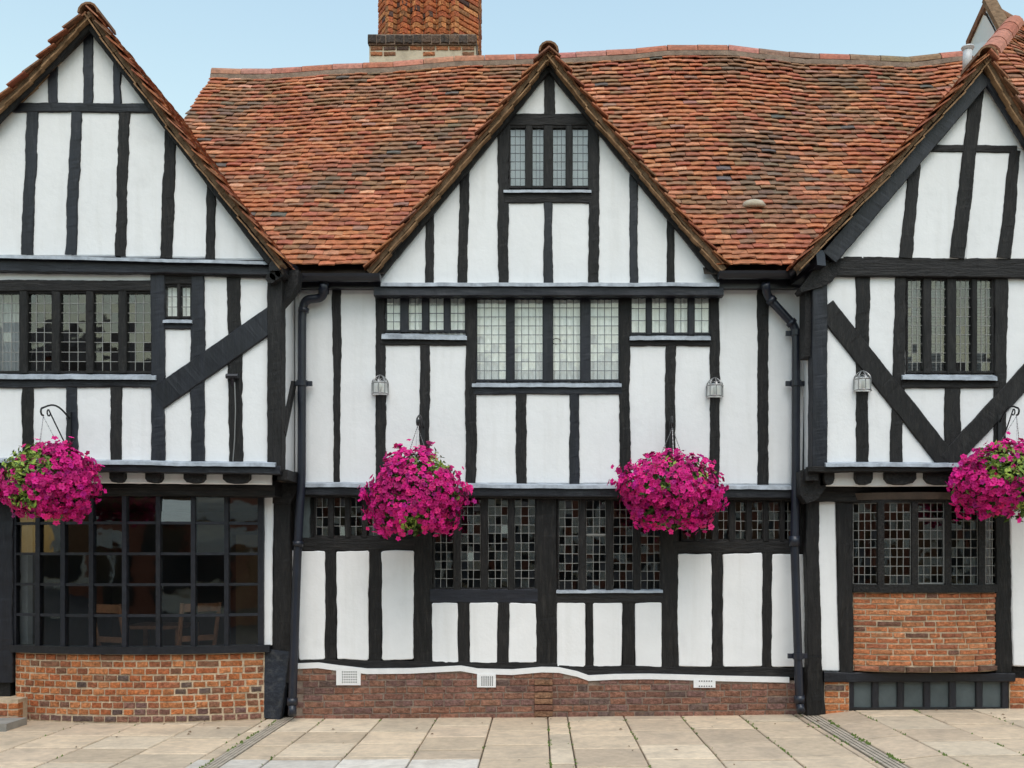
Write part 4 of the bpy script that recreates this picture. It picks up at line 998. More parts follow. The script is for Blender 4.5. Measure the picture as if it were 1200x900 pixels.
chair(wx(215, .6), .75, .12, -2.4, 'brown wooden chair with red seat behind right half of the bow window')
t = thing('dining_table', 'small table with white cloth inside the bow window', 'table', (wx(183, 1.2), 1.35, .12))
b = MB(); b.box((wx(150, 1.2), 1.05, .84), (wx(215, 1.2), 1.75, .88)); b.build('table_top', 'oak', t)
for sx in (152, 213):
    for y in (1.1, 1.7): b = MB(); b.bar((wx(sx, 1.2), y, .12), (wx(sx, 1.2), y, .84), .06, .06); b.build('leg', 'oak', t)
pf_ = thing('picture_frame', 'small framed picture on the dark wall inside the shop', 'picture', (wx(110, 3.5), 3.56, 1.6))
b = MB(); b.box((wx(100, 3.5), 3.54, 1.55), (wx(118, 3.5), 3.59, 1.85)); b.build('frame', 'oak', pf_)
b = MB(); b.box((wx(103, 3.5), 3.53, 1.6), (wx(115, 3.5), 3.545, 1.8)); b.build('print', 'linen', pf_)
b = MB(); b.bar((wx(30, .3), .3, .15), (wx(30, .3), .3, 2.2), .1, .1); b.build('inner_post', 'blind', rm)
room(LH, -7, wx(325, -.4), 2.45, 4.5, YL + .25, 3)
# small vent and cable on the stud
b = MB(); p = P(272, 442, YL - .05); b.tube([p + Vector((-.06, 0, .01)), p + Vector((.06, 0, .01))], .025, 8); b.tube([p + Vector((0, 0, .02)), p + Vector((0, .05, -.08))], .02, 8); b.build('vent_pipe', 'gutter', LH)
b = MB(); b.tube([P(275, 448, YL - .03), P(276, 480, YL - .03), P(275, 515, YL - .03), P(273, 541, YL - .03)], .006, 6); b.build('cable', 'steel', LH)
# step at the shop door
st = thing('brick_step', 'low brick doorstep with stone tread beside the bow brickwork', 'step', (wx(0, -.3), -.3, 0))
g0 = ground(-5.5); b = MB(); b.box((-6.6, -.30, g0 - .05), (wx(21, -.3), .05, wz(820, -.3))); core_ = b.build('step_core', 'mortar', st)
for k in range(3):
    X = -6.4
    while X < wx(22, -.3) - .02:
        ln = min(.2, wx(22, -.3) - X); brick(st, (X + ln / 2, -.31, g0 + .035 + .07 * k), Vector((1, 0, 0)), ln, .07, .1, PAL_ORANGE); X += ln
b = MB(); b.box((-6.6, -.75, g0 - .05), (wx(17, -.6), -.36, g0 + .07)); b.build('stone_tread', 'stone', st)

# ================================================================== RIGHT HOUSE
YR_, YRG_ = -.42, -.47
wg = wall_sheet(RH, 'gable_wall', [(985, 302), (1156, 104), (1290, 302)], [], YRG_ + .035)
WR1 = (1062, 324, 1166, 438)
wf = wall_sheet(RH, 'upper_wall', [(952, 305), (1330, 305), (1330, 548), (952, 548)], [WR1], YR_ + .035)
def gclip(poly):
    poly = clip(poly, -1, -1 / 1.14, -(1154 + 100 / 1.14)); return clip(poly, 1, -1 / 1.62, 1160 - 100 / 1.62)
for x0, x1, y0, y1 in ((1080, 1145, 90, 174), (1145, 1215, 90, 174), (970, 1064, 174, 304), (1064, 1132, 173, 304), (1132, 1184, 173, 304), (1184, 1300, 174, 304)):
    q = gclip([(x0, y0), (x1, y0), (x1, y1), (x0, y1)])
    if len(q) > 2: panel(wg, q, YRG_)
Yt = YRG_ - TP
rail(RH, 1090, 1192, 169, 177.5, Yt, name='collar_beam', yb=(169.5, 178)); stud(RH, 1138, 1153, 105, 302, Yt - .003, 'tar', 'king_post', (1113, 1131), wob=.005)
stud(RH, 1066, 1079, 192, 302, Yt, xb=(1054, 1070)); stud(RH, 1184, 1197, 176, 302, Yt, xb=(1169, 1186))
barge(RH, (1154, 88), (972, 301), 21, YRG_ - .08, m='paint'); barge(RH, (1163, 88), (1292, 301), 22, YRG_ - .082, m='paint')
beam('barge_board', RH, (1170, 105), (1290, 301), 7, YRG_ - .055, .03, 'tar', .003)
rail(RH, 975, 1330, 300, 323, YR_ - .05, 'tar', 'tie_beam', .1, .004, yb=(303, 327))
Yt = YR_ - TP
for x0, x1 in ((962, 1012), (1012, 1054)): panel(wf, [(x0, 316), (x1, 316), (x1, 546), (x0, 546)], YR_)
panel(wf, [(1050, 450), (1117, 450), (1117, 546), (1050, 546)], YR_); panel(wf, [(1117, 450), (1174, 450), (1174, 546), (1117, 546)], YR_); panel(wf, [(1174, 316), (1240, 316), (1240, 546), (1174, 546)], YR_)
stud(RH, 952, 970, 332, 548, Yt - .02, 'paint', 'corner_post', depth=.16, wob=.003); stud(RH, 1003, 1020, 318, 545, Yt, xb=(1004, 1018)); stud(RH, 1050, 1063, 318, 545, Yt - .002, 'tar', 'post', (1043, 1058))
stud(RH, 1166, 1182, 320, 545, Yt - .002, 'tar', 'post', (1164, 1178)); stud(RH, 1107, 1126, 452, 546, Yt, 'tar'); stud(RH, 1225, 1240, 320, 545, Yt)
beam('brace', RH, (967, 359), (1111, 541), 24, Yt - .012, .05, 'tar', .003); beam('brace', RH, (1232, 409.5), (1111, 541), 23, Yt - .0145, .05, 'tar', .003)
rail(RH, 1057, 1170, 444, 455, Yt - .008, 'tar', 'sill_beam'); lead(RH, 1058, 1169, 437, 444.5, Yt - .045, (438, 446))
window(RH, YR_ - .002, [(1064, 1082), (1092, 1110), (1121, 1139), (1145.5, 1163)], 326, 436, 3, 10, 'came', 'tar', .002)
for x0, x1 in ((1062, 1084), (1090, 1112), (1144, 1154)):
    b = MB(); n = 30
    for i in range(n): y_ = 328 + 108 * i / n; a = P(x0, y_, YR_ + .12); c = P(x1, y_ + 2.6, YR_ + .12); b.add([a, (c.x, a.y, a.z), (c.x, a.y + .02, c.z), (a.x, a.y + .02, c.z)], [(0, 1, 2, 3)])
    b.build('blind', 'blind', RH)
prism_px('jowl', RH, [(937, 338), (958, 310), (984, 305), (984, 318), (975, 330), (963, 336), (940, 342)], YR_ - .06, .2, 'tar')
b = MB(); b.bar(P(931, 326, -.12), P(962, 302, YRG_ - .1), .10, .16); b.build('wall_plate', 'gutter', RH)
gutter(RH, P(926, 320, -.22), P(951, 303, YRG_ - .02), .055)
xl = wx(952, YR_); b = MB(); b.add([(xl + .01, YR_ + .03, wz(555, YR_)), (xl + .01, .06, wz(555, YR_)), (xl + .01, .06, wz(322, YR_)), (xl + .01, YR_ + .03, wz(322, YR_))], [(0, 3, 2, 1)]); b.build('return_wall', 'plaster', RH)
b = MB(); b.bar((xl, -.3, wz(420, -.3)), (xl, -.3, wz(335, -.3)), .14, .22, Vector((0, 1, 0))); b.build('return_post', 'tar', RH)
b = MB(); b.tube([P(943, 345, -.06), P(944, 420, -.06), P(942, 500, -.06), P(941, 552, -.06)], .008, 6); b.build('cable', 'gutter', RH)
lead(RH, 968, 1330, 540, 547, YR_ - .09, depth=.10); rail(RH, 948, 1330, 546.5, 553, YR_ - .06, 'tar', 'jetty_beam', .12, .003)
b = MB(); b.bar((xl, YR_ + .0, wz(556, YR_)), (xl, .05, wz(556, YR_)), .12, .12); b.build('jetty_beam', 'tar', RH)
for x0, x1 in ((966, 978), (1003, 1023), (1038, 1074), (1085, 1122), (1140, 1165), (1185, 1210), (1230, 1255)):
    wd_ = x1 - x0; prism_px('joist', RH, [(x0, 551), (x1, 551), (x1, 561), (x1 - wd_ * .12, 566), (x1 - wd_ * .35, 568), (x0 + wd_ * .35, 568), (x0 + wd_ * .12, 566), (x0, 561)], YR_ + .02, .5, 'tar')
panel(RH, [(960, 551), (1300, 551), (1300, 570), (960, 570)], YR_ + .10, .002)
b = MB(); b.add([P(950, 552, YR_ + .04), P(1330, 552, YR_ + .04), Vector((wx(1330, YR_), .1, wz(552, YR_))), Vector((wx(950, YR_), .1, wz(552, YR_)))], [(0, 1, 2, 3)]); b.build('jetty_soffit', 'tar', RH)
YW = -.06
prism_px('carved_corbel', RH, [(938, 552), (966, 552), (968, 572), (958, 585), (946, 590), (938, 580)], YR_ + .10, .3, 'tar')
rail(RH, 944, 1330, 566, 588, YW - .10, 'tar', 'bressummer', .2, .003)
wlow = wall_sheet(RH, 'lower_wall', [(945, 575), (1330, 575), (1330, 842), (945, 842)], [(999, 585, 1169, 690)], YW + .04, 'tar')
stud(RH, 944, 960, 575, 785, YW - .05, 'tar', 'post', (947, 963), depth=.12); stud(RH, 947, 963, 770, 838, YW - .07, 'tar', 'post_foot', (945, 968), depth=.14, wob=.006)
panel(RH, [(957, 587), (979, 587), (984, 787), (962, 786)], YW - .035, .005, 1, .04)
stud(RH, 980, 1000, 584, 792, YW - .06, 'tar', 'post', (985, 1000), depth=.12); stud(RH, 1167, 1184, 586, 795, YW - .06, 'tar', 'post', (1167, 1187), depth=.12)
panel(RH, [(1183, 587), (1320, 587), (1320, 781), (1187, 781)], YW - .03, .004, 1, .04)
# bay window: canted ends, three lights in front
bayY, endY = -.24, -.10
pts = [(999, endY), (1032, bayY), (1071.5, bayY - .02), (1110.5, bayY - .02), (1150, bayY), (1168, endY)]
bp = [Vector((wx(x, y), y, 0)) for x, y in pts]
z0, z1 = wz(685, bayY), wz(589, bayY)
b = MB()
def bay_strip(b, za, zb_, out, th):
    for a, c in zip(bp, bp[1:]):
        b.add([(a.x, a.y - out, za), (c.x, c.y - out, za), (c.x, c.y + th, za), (a.x, a.y + th, za), (a.x, a.y - out, zb_), (c.x, c.y - out, zb_), (c.x, c.y + th, zb_), (a.x, a.y + th, zb_)],
              [(0, 3, 2, 1), (4, 5, 6, 7), (0, 1, 5, 4), (2, 3, 7, 6), (3, 0, 4, 7), (1, 2, 6, 5)])
bay_strip(b, z0 - .08, z0, .03, .12)
win = b.build('bay_window', 'tar', RH); b = MB(); bay_strip(b, z1, z1 + .03, .02, .1); b.build('head_rail', 'tar', win); win['label'] = 'leaded bay window of five lights above brickwork'
for i, p in enumerate(bp):
    if i in (0, 5): continue
    b = MB(); b.box((p.x - .032, p.y - .02, z0), (p.x + .032, p.y + .07, z1)); b.build('mullion', 'tar', win)
for i, (a, c) in enumerate(zip(bp, bp[1:])):
    e0, e1 = (.01 if i == 0 else .035), (.01 if i == 4 else .035); d = (c - a).normalized(); a2, c2 = a + d * e0, c - d * e1
    leaded_light(win, a2.x, c2.x, z0 + .005, z1 - .005, a2.y + .02, c2.y + .02, 4, 9, 'came', .004, 1.5)
b = MB(); xa_, xc_ = bp[2].x + .035, bp[3].x - .035
for q in ((xa_, z0 + .01, xa_, wz(608, bayY)), (xc_, z0 + .01, xc_, wz(608, bayY)), (xa_, z0 + .012, xc_, z0 + .012), (xa_, wz(608, bayY), xc_, wz(608, bayY))): b.bar((q[0], bayY - .01, q[1]), (q[2], bayY - .01, q[3]), .016, .016)
b.build('casement_frame', 'came', win)
b = MB(); n = 16   # curved brown hood board over the bay
for i in range(n):
    t0, t1 = i / n, (i + 1) / n; xx = [bp[0].x - .02 + (bp[5].x - bp[0].x + .04) * t for t in (t0, t1)]; yy = [-.12 - .2 * math.sin(math.pi * min(1, max(0, t))) ** .6 for t in (t0, t1)]
    b.add([(xx[0], yy[0], z1 + .03), (xx[1], yy[1], z1 + .03), (xx[1], yy[1] - .02, z1 + .10), (xx[0], yy[0] - .02, z1 + .10), (xx[0], .0, z1 + .03), (xx[1], .0, z1 + .03), (xx[1], 0, z1 + .14), (xx[0], 0, z1 + .14)], [(0, 1, 2, 3), (0, 4, 5, 1), (3, 2, 6, 7)])
b.build('hood_board', 'hood', RH)
zt, zbm = z0 - .085, wz(788, bayY)
bpa, nq = [], 24
for i in range(nq + 1):
    u_ = -1 + 2 * i / nq; xq = (bp[0].x + bp[-1].x) / 2 + (bp[-1].x - bp[0].x) / 2 * u_; bpa.append(Vector((xq, endY + (bayY - .02 - endY) * (1 - abs(u_) ** 2.6), 0)))
bp_w, bp = bp, bpa
def bay_pt(s):
    for a, c in zip(bp, bp[1:]):
        l = (c - a).length
        if s <= l or c is bp[-1]: return a + (c - a) * (s / l), (c - a)
        s -= l
tot = sum((c - a).length for a, c in zip(bp, bp[1:]))
b = MB(); v = []; f = []
for p in bp: v += [(p.x, p.y + .009, zbm), (p.x, p.y + .009, zt)]
v += [(bp[0].x, .1, zbm), (bp[-1].x, .1, zbm)]; nb_ = len(bp)
f = [(2 * i, 2 * i + 2, 2 * i + 3, 2 * i + 1) for i in range(nb_ - 1)] + [(2 * nb_, 2 * nb_ + 1) + tuple(2 * i for i in range(nb_ - 1, -1, -1))]
bb = mk('bay_brickwork', v, f, 'mortar', RH)
nk = 13; hcs = (zt - zbm - .06) / nk
for k in range(nk):
    s = 0; first = True
    while s < tot - .02:
        ln = rnd.choice((.23, .215, .24, .22, .12)); 
        if first: ln = (.13, .24, .18)[k % 3]; first = False
        ln = min(ln, tot - s)
        if tot - s - ln < .05: ln = tot - s
        p, d = bay_pt(s + ln / 2); brick(bb, (p.x, p.y, zbm + .06 + hcs * (k + .5) + .004 * n3(p.x * 2, k)), d, ln, hcs, .08, PAL_PEACH, .013); s += ln
m_ = 6
for k in range(m_):
    p, d = bay_pt(tot * (k + .5) / m_); o = brick(bb, (p.x, p.y - .02, zbm + .03 + .004 * (k % 2)), d, tot / m_, .065, .12, [((.13, .075, .055), 2), ((.3, .12, .07), 1)], .014)
rail(RH, 966, 1190, 788, 800, YW - .09, 'paint', 'sole_plate', .1, .004, yb=(789, 799))
for i, x in enumerate((999, 1030, 1060, 1091, 1121, 1152)): pbox('board', RH, x - 3, 798, x + 26, 836, YW - .02, .03, 'board')
for x in (997, 1026, 1056, 1086.5, 1116.5, 1148, 1178): stud(RH, x - 4, x + 4, 798, 836, YW - .05, 'paint', 'batten', depth=.05, wob=.002)
rail(RH, 996, 1178, 829, 833, YW - .055, 'tar', 'foot_rail', .05, .002)
for x0, x1 in ((966, 995), (1183, 1330)):
    b = MB(); a = P(x0, 797, YW - .05); c = P(x1, 842, YW - .05); b.box(a, (c.x, .1, c.z)); pl2 = b.build('brick_plinth', 'mortar', RH)
    for k in range(6):
        X = a.x + (-.06 if k % 2 else 0); z = c.z + .02 + .066 * k
        while X < c.x - .02:
            lo = max(X, a.x); hi_ = min(X + .21, c.x)
            if hi_ - lo > .03 and z + .06 < a.z + .02: brick(pl2, ((lo + hi_) / 2, YW - .06, z + .033), Vector((1, 0, 0)), hi_ - lo, .066, .08, PAL_ORANGE)
            X += .215
room(RH, wx(990, 0), 6.8, .3, 2.3, .05, 3.4); room(RH, wx(975, 0), 6.8, 2.5, 4.5, YR_ + .18, 3)
# hidden ends and backs that close the houses
b = MB(); b.box((wx(1322, YR_), YR_ + .05, -.1), (8.3, 5.6, 4.55)); b.build('end_wall', 'plaster', RH)
b = MB(); b.box((6.7, .5, 4.5), (8.2, 5.4, 5.6)); b.build('end_wall', 'plaster', RH)
b = MB(); b.box((-8.3, YL + .05, -.1), (wx(-152, YL), 5.6, 4.6)); b.build('end_wall', 'plaster', LH)
for hs, xa_, xc_ in ((LH, -7.1, -2.75), (CH, -2.9, 2.85), (RH, 2.85, 7.2)):
    b = MB(); b.box((xa_, 5.6, -.1), (xc_, 5.75, 4.6)); b.build('back_wall', 'plaster', hs)

# ================================================================== hanging baskets, brackets, lanterns
def flower_geo(seed):
    r = random.Random(seed); v = [(0, 0, -.35)]; n = 15
    for k in range(n):
        t = 2 * math.pi * k / n; lobe = 1 - .17 * (1 + math.cos(5 * t)) / 2 * 2; rr = lobe * r.uniform(.92, 1.06)
        v.append((.30 * math.cos(t), .30 * math.sin(t), -.05)); v.append((rr * math.cos(t), rr * math.sin(t), .05 * math.sin(10 * t + seed) + r.uniform(-.10, .08)))
    f = []
    for k in range(n):
        a, b_ = 1 + 2 * k, 1 + 2 * ((k + 1) % n); f += [(0, a, b_), (a, a + 1, b_ + 1, b_)]
    return v, f
FL = [flower_geo(k) for k in range(4)]; FL_ME = [mesh_of('flower', v, f, 'petal') for v, f in FL]
FCOL = [((.49, .004, .150), 5), ((.56, .006, .185), 4), ((.41, .003, .13), 3), ((.60, .015, .16), 2), ((.35, .003, .16), 1.5)]
def basket(cx, cy, rxp, rzp, Y, lab, patches, seed, hook, chain_top):
    global rnd
    rnd_old, rnd = rnd, random.Random(seed)
    c = P(cx, cy, Y); s = (D + Y) / F; rx, rz, ry = rxp * s, rzp * s, rxp * s * .88
    t = thing('hanging_basket', lab, 'flower basket', (c.x, c.y, c.z - rz), 'hanging baskets of magenta petunias')
    # bowl
    b = MB(); n = 16; ring = []; br = rx * .55
    for j in range(6):
        a = math.pi / 2 * j / 5; ring += [(c.x + br * math.cos(2 * math.pi * i / n) * math.cos(a), c.y + br * math.sin(2 * math.pi * i / n) * math.cos(a), c.z + .02 - br * .75 * math.sin(a)) for i in range(n)]
    f = [(j * n + i, j * n + n + i, j * n + n + (i + 1) % n, j * n + (i + 1) % n) for j in range(5) for i in range(n)] + [tuple(range(n))]
    mk('basket_bowl', ring, f, 'soil', t, True)
    def surf(d):
        lump = .97 + .24 * n3(d.x * 1.7 + seed, d.y * 1.7, d.z * 1.7) + .17 * n3(d.x * 4.3 + seed, d.y * 4.3, d.z * 4.3 + 9)
        return Vector((c.x + d.x * rx * lump, c.y + d.y * ry * lump, c.z + d.z * rz * lump))
    def greenness(d): return max([smooth(r_, r_ * .55, math.hypot(d.x - px_, d.z - pz_)) for px_, pz_, r_ in patches] + [0])
    fl = []
    tries = 0
    while len(fl) < 1350 and tries < 12000:
        tries += 1; d = Vector((rnd.gauss(0, 1), rnd.gauss(0, 1), rnd.gauss(0, 1))).normalized()
        if d.y > 0 and rnd.random() < .6: continue
        if d.z < -.82: continue
        if rnd.random() < greenness(d) * .93 and d.y < .35: continue
        if n3(d.x * 3.1 + 7 * seed, d.y * 3.1, d.z * 3.1) > .47: continue
        p = surf(d) * 1; r_ = rnd.uniform(.028, .041); nn = (Vector((d.x / rx, d.y / ry, d.z / rz)).normalized() + Vector((rnd.gauss(0, .38), rnd.gauss(-.25, .38), rnd.gauss(.05, .38)))).normalized()
        p = c + (p - c) * (rnd.uniform(.88, 1.04) if rnd.random() > .07 else rnd.uniform(1.05, 1.16)); p.z -= .07 * max(0, -d.z) * rnd.random() ** 2
        q = nn.to_track_quat('Z', 'Y'); m_ = Matrix.Translation(p) @ q.to_matrix().to_4x4() @ Matrix.Rotation(rnd.uniform(0, 6), 4, 'Z') @ Matrix.Diagonal((r_, r_ * rnd.uniform(.8, 1), r_, 1))
        k = rnd.choices([a for a, _ in FCOL], [w_ for _, w_ in FCOL])[0]; sc_ = (rnd.uniform(.78, 1.22) * 1.08 if rnd.random() > .06 else .45) * (1 + .35 * n3(d.x * 2 + seed, d.y * 2, d.z * 2)); fl.append((d.y, m_, tuple(a * sc_ for a in k)))
    fl.sort(key=lambda a: a[0])
    for k, (_, m_, cl) in enumerate(fl[:285]): inst('flower', FL_ME[k % 4], t, m_, cl)
    V = []; Fc = []; C = []
    for k, (_, m_, cl) in enumerate(fl[285:]):
        v, f = FL[k % 4]; b0 = len(V); V += [m_ @ Vector(a) for a in v]; Fc += [tuple(i + b0 for i in q) for q in f]; C += [cl] * len(v)
    o = mk('flower', V, Fc, 'petal_attr', t, kind='stuff'); ca = o.data.color_attributes.new('Col', 'FLOAT_COLOR', 'POINT'); ca.data.foreach_set('color', [x for cl in C for x in (*cl, 1)])
    V = []; Fc = []; C = []
    for k in range(3000):
        d = Vector((rnd.gauss(0, 1), rnd.gauss(-.2, 1), rnd.gauss(0, 1))).normalized(); g_ = greenness(d)
        rr = rnd.uniform(.55, .91) if rnd.random() > g_ else rnd.uniform(.88, 1.02)
        p = c + (surf(d) - c) * rr; l = rnd.uniform(.022, .05) * (.8 if g_ > .3 else 1); nn = (d + Vector((rnd.gauss(0, .6), rnd.gauss(0, .6), rnd.gauss(.2, .6)))).normalized()
        a = nn.cross(Vector((rnd.gauss(0, 1), rnd.gauss(0, 1), rnd.gauss(0, 1)))).normalized(); bb_ = nn.cross(a); b0 = len(V)
        V += [p - a * l, p + bb_ * l * .42 + nn * l * .12, p + a * l, p - bb_ * l * .42 + nn * l * .12]; Fc += [(b0, b0 + 1, b0 + 2), (b0, b0 + 2, b0 + 3)]
        if g_ > .3 and rnd.random() < .85: cl = rnd.choice(((.26, .36, .05), (.32, .40, .07), (.19, .29, .04), (.13, .2, .03)))
        else: cl = rnd.choice(((.07, .13, .025), (.05, .10, .02), (.10, .17, .035), (.16, .22, .05)))
        sc_ = rnd.uniform(.75, 1.2); C += [tuple(x * sc_ for x in cl)] * 4
    o = mk('foliage', V, Fc, 'leaf', t, kind='stuff'); ca = o.data.color_attributes.new('Col', 'FLOAT_COLOR', 'POINT'); ca.data.foreach_set('color', [x for cl in C for x in (*cl, 1)])
    # chains from the hook to the rim
    for k in range(3):
        a = 2 * math.pi * (k / 3 + .08); e = Vector((c.x + br * math.cos(a), c.y + br * math.sin(a), c.z + .02)); b = MB()
        L_ = (e - hook).length; n = int(L_ / .022)
        for i in range(n):
            p0 = hook.lerp(e, i / n); p1 = hook.lerp(e, (i + .8) / n); b.bar(p0, p1, .007 if i % 2 else .004, .004 if i % 2 else .007)
        b.build('chain', 'steel', t)
    rnd = rnd_old
def bracket(px, py_top, py_bot, Yw, tip, lab, scroll=True):
    """wrought-iron arm fixed to a timber; tip = (px, py) of the hook at depth Yt"""
    base = P(px, (py_top + py_bot) / 2, Yw); t = thing('basket_bracket', lab, 'bracket', base, 'wrought iron basket brackets')
    b = MB(); b.box(P(px - 2.2, py_top, Yw - .008), P(px + 2.2, py_bot, Yw) + Vector((0, .006, 0))); b.build('wall_plate', 'iron', t)
    tp = P(tip[0], tip[1], tip[2]); w0 = P(px, py_top + 8, Yw - .008); w1 = P(px, py_bot - 3, Yw - .008)
    up = Vector((0, 0, 1)); fw = (tp - w0); fw.z = 0
    pts = [w0 + (fw * u) + up * ((tp.z - w0.z) * u + .07 * math.sin(math.pi * min(1, u * 1.0))) for u in [i / 10 for i in range(11)]]
    end = pts[-1]; pts += [end + fw.normalized() * (.035 * math.sin(a)) + up * (.035 * (math.cos(a) - 1)) for a in (.5, 1.1, 1.7, 2.4, 3.0, 3.5)]
    b = MB(); b.tube(pts, .009, 7); b.build('arm', 'iron', t, True)
    pts2 = [w1 + (fw * .78 * u) + up * ((tp.z - w1.z) * u ** 1.6) - fw.normalized() * .05 * math.sin(math.pi * u) for u in [i / 10 for i in range(11)]]
    e = pts2[-1]; pts2 += [e + fw.normalized() * (.03 * math.sin(a)) + up * (.03 * (math.cos(a) - 1)) for a in (.6, 1.3, 2.0, 2.8, 3.6, 4.4)]
    b = MB(); b.tube(pts2, .007, 6); b.build('scroll', 'iron', t, True)
    return pts[-1] + Vector((0, 0, -.012))
b1 = bracket(81, 482, 530, YL - TP - .012, (50, 478, YL - .55), 'curved iron bracket on the timber above the shop window basket')
b2 = bracket(496, 493, 545, YF - TP - .012, (489, 490, YF - .52), 'iron bracket on the stud left of the middle first-floor window')
b3 = bracket(786, 493, 545, YF - TP - .012, (788, 492, YF - .30), 'iron bracket on the stud right of the middle first-floor window')
b4 = bracket(1172, 486, 530, YR_ - TP - .012, (1192, 478, YR_ - .36), 'curled iron bracket beside the braces of the right gabled house')
basket(58, 566, 54, 46, b1.y, 'magenta petunia basket with green top in front of the bow shop window', [(-.4, .48, .72), (.2, .42, .3), (-.15, -.5, .35)], 11, b1, 0)
basket(488, 581, 57, 53, b2.y, 'full magenta petunia basket with small lime patch at upper right, left of the middle', [(.5, .72, .32), (-.05, -.62, .25)], 23, b2, 0)
basket(787, 577, 61, 47, b3.y, 'dense magenta petunia basket hung right of the middle leaded window', [(.55, .35, .18), (-.1, .78, .16), (-.2, .1, .14)], 31, b3, 0)
basket(1178, 565, 59, 46, b4.y, 'magenta petunia basket with lime leaves in front of the brick bay house', [(-.25, .42, .62), (.1, -.5, .35)], 47, b4, 0)

def lantern(px, py, Y, lab):
    c = P(px, py + 11, Y); t = thing('wall_lantern', lab, 'lantern', c, 'glass wall lanterns'); w_, h_, d_ = .085, .20, .10
    b = MB(); b.box((c.x - w_, Y, c.z - .005), (c.x + w_, Y + .012, c.z + h_ * .7)); b.build('back_plate', 'white', t)
    b = MB(); angs = [math.pi * k / 4 for k in range(5)]
    def q(a, u): r_ = 1 if u < .55 else math.cos((u - .55) / .45 * math.pi / 2) ** .7; return Vector((c.x - w_ * math.cos(a) * r_, Y - d_ * math.sin(a) * r_ - .002, c.z + h_ * u))
    for a in angs: b.tube([q(a, u) for u in (0, .3, .55, .7, .82, .92, .99)], .006, 5)
    for u in (0, .55): b.tube([q(math.pi * k / 12, u) for k in range(13)], .007, 5)
    for a in angs[:-1]: b.tube([q(a + math.pi / 4 * k / 6, .55 + .2 * math.sin(math.pi * k / 6)) for k in range(7)], .004, 5)
    b.build('frame', 'silver', t)
    v = []; f = []
    for u in (0, .3, .55, .7, .82, .92, .99): v += [Vector((c.x, Y, 0)) * 0 + (q(math.pi * k / 8, u) * 1) for k in range(9)]
    f = [(j * 9 + i, j * 9 + i + 1, j * 9 + i + 10, j * 9 + i + 9) for j in range(6) for i in range(8)]; v = [Vector((c.x + (a.x - c.x) * .94, Y + (a.y - Y) * .94, a.z)) for a in v]
    mk('glass', v, f, 'glass', t, True)
    b = MB(); b.tube([(c.x, Y - .045, c.z), (c.x, Y - .045, c.z + .05), (c.x, Y - .045, c.z + .09), (c.x, Y - .045, c.z + .12)], [.012, .02, .025, .006], 8); b.build('bulb', 'bulb', t, True)
lantern(445.5, 451, YF - TP - .012, 'small glass wall lantern left of the wide curtained window')
lantern(837.5, 454, YF - TP - .012, 'small glass wall lantern right of the wide curtained window')
lantern(1010.5, 447, YR_ - TP - .012, 'small glass wall lantern under the brace of the right gabled house')

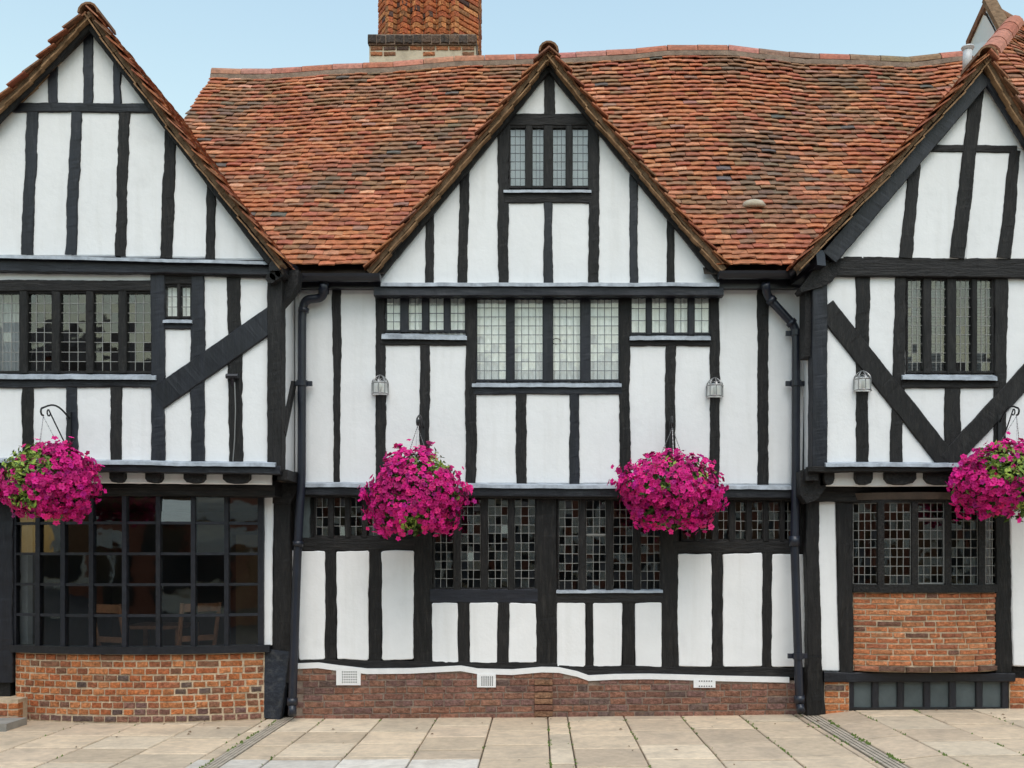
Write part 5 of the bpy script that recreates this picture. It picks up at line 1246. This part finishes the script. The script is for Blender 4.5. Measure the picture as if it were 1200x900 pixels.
# ================================================================== opposite side of the street (seen reflected in the glass)
def opposite(x0, x1, h, m, lab, gab):
    t = thing('terraced_house', lab, 'house', ((x0 + x1) / 2, -22, 0), 'houses across the street')
    b = MB(); b.box((x0, -28, -.16), (x1, -22, h)); b.build('wall', m, t)
    b = MB(); ym = -25; b.add([(x0, -21.7, h + .002), (x1, -21.7, h + .002), (x1, ym, h + 2.4), (x0, ym, h + 2.4), (x0, -28.3, h + .002), (x1, -28.3, h + .002)], [(0, 3, 2, 1), (3, 4, 5, 2), (0, 4, 3), (1, 2, 5)]); b.build('roof', 'farroof', t)
    m2 = max(2, int((x1 - x0) / 3.4))
    for i in range(m2):
        a, c = x0 + (x1 - x0) * (i + .08) / m2, x0 + (x1 - x0) * (i + .92) / m2
        b = MB(); b.box((a, -22, .5), (c, -21.9, 2.3)); wn = b.build('shop_front', ('farglass', 'farglass', 'oak')[(i + int(abs(x0))) % 3], t); b = MB(); b.box((a, -22.02, 2.4), (c, -21.8, 2.95)); b.build('fascia', ('farwhite', 'navy', 'linen')[(i + int(abs(x1))) % 3], t)
        b = MB(); b.box(((a + c) / 2 - .06, -21.93, .5), ((a + c) / 2 + .06, -21.86, 2.3)); b.build('glazing_bar', 'linen', wn)
    n = int((x1 - x0) / 2.6)
    for fl in (3.7,):
        for i in range(n):
            cx = x0 + (x1 - x0) * (i + .5) / n; b = MB(); b.box((cx - .5, -22, fl), (cx + .5, -21.96, fl + 1.4)); wn = b.build('window', 'farwhite', t)
            b = MB(); b.box((cx - .43, -21.97, fl + .07), (cx + .43, -21.94, fl + 1.33)); b.build('pane', 'farglass', wn)
for x0, x1, h, m, lab in ((-36, -26, 6.6, 'farwhite', 'cream house farthest to the shop side'), (-26, -15.1, 7.0, 'farbrick', 'tall red brick house beyond the shop side'), (-15, -6.2, 6.3, 'farbrick', 'red brick house opposite the shop'),
                          (-6.1, 1.4, 6.2, 'farwhite', 'pale rendered house opposite the middle gable'), (1.5, 8.5, 6.6, 'farbrick', 'red brick house opposite the brick bay'), (8.6, 18, 6.0, 'farwhite', 'cream house beyond the brick bay side'),
                          (18.1, 27, 6.8, 'farbrick', 'tall red brick house beyond the bay side'), (27.1, 36, 6.2, 'farwhite', 'cream house farthest to the bay side')):
    opposite(x0, x1, h, m, lab + ' across the street, seen only reflected', 0)

b = MB()
for _ in range(46):
    x = rnd.uniform(-5.6, 5.8); y = -.12 - abs(rnd.gauss(0, .9)); y = max(y, -3); z = ground(x) + .004; a = rnd.uniform(0, 6.3); l = rnd.uniform(.008, .026)
    ca_, sa_ = math.cos(a) * l, math.sin(a) * l
    b.add([(x - ca_, y - sa_, z), (x + sa_ * .5, y - ca_ * .5, z + .012), (x + ca_, y + sa_, z + .003), (x - sa_ * .5, y + ca_ * .5, z + .009)], [(0, 1, 2, 3), (3, 2, 1, 0)])
lt = b.build('litter', 'verge', None, kind='stuff'); tag(lt, 'dead leaves and crumbs scattered on the paving', 'litter')
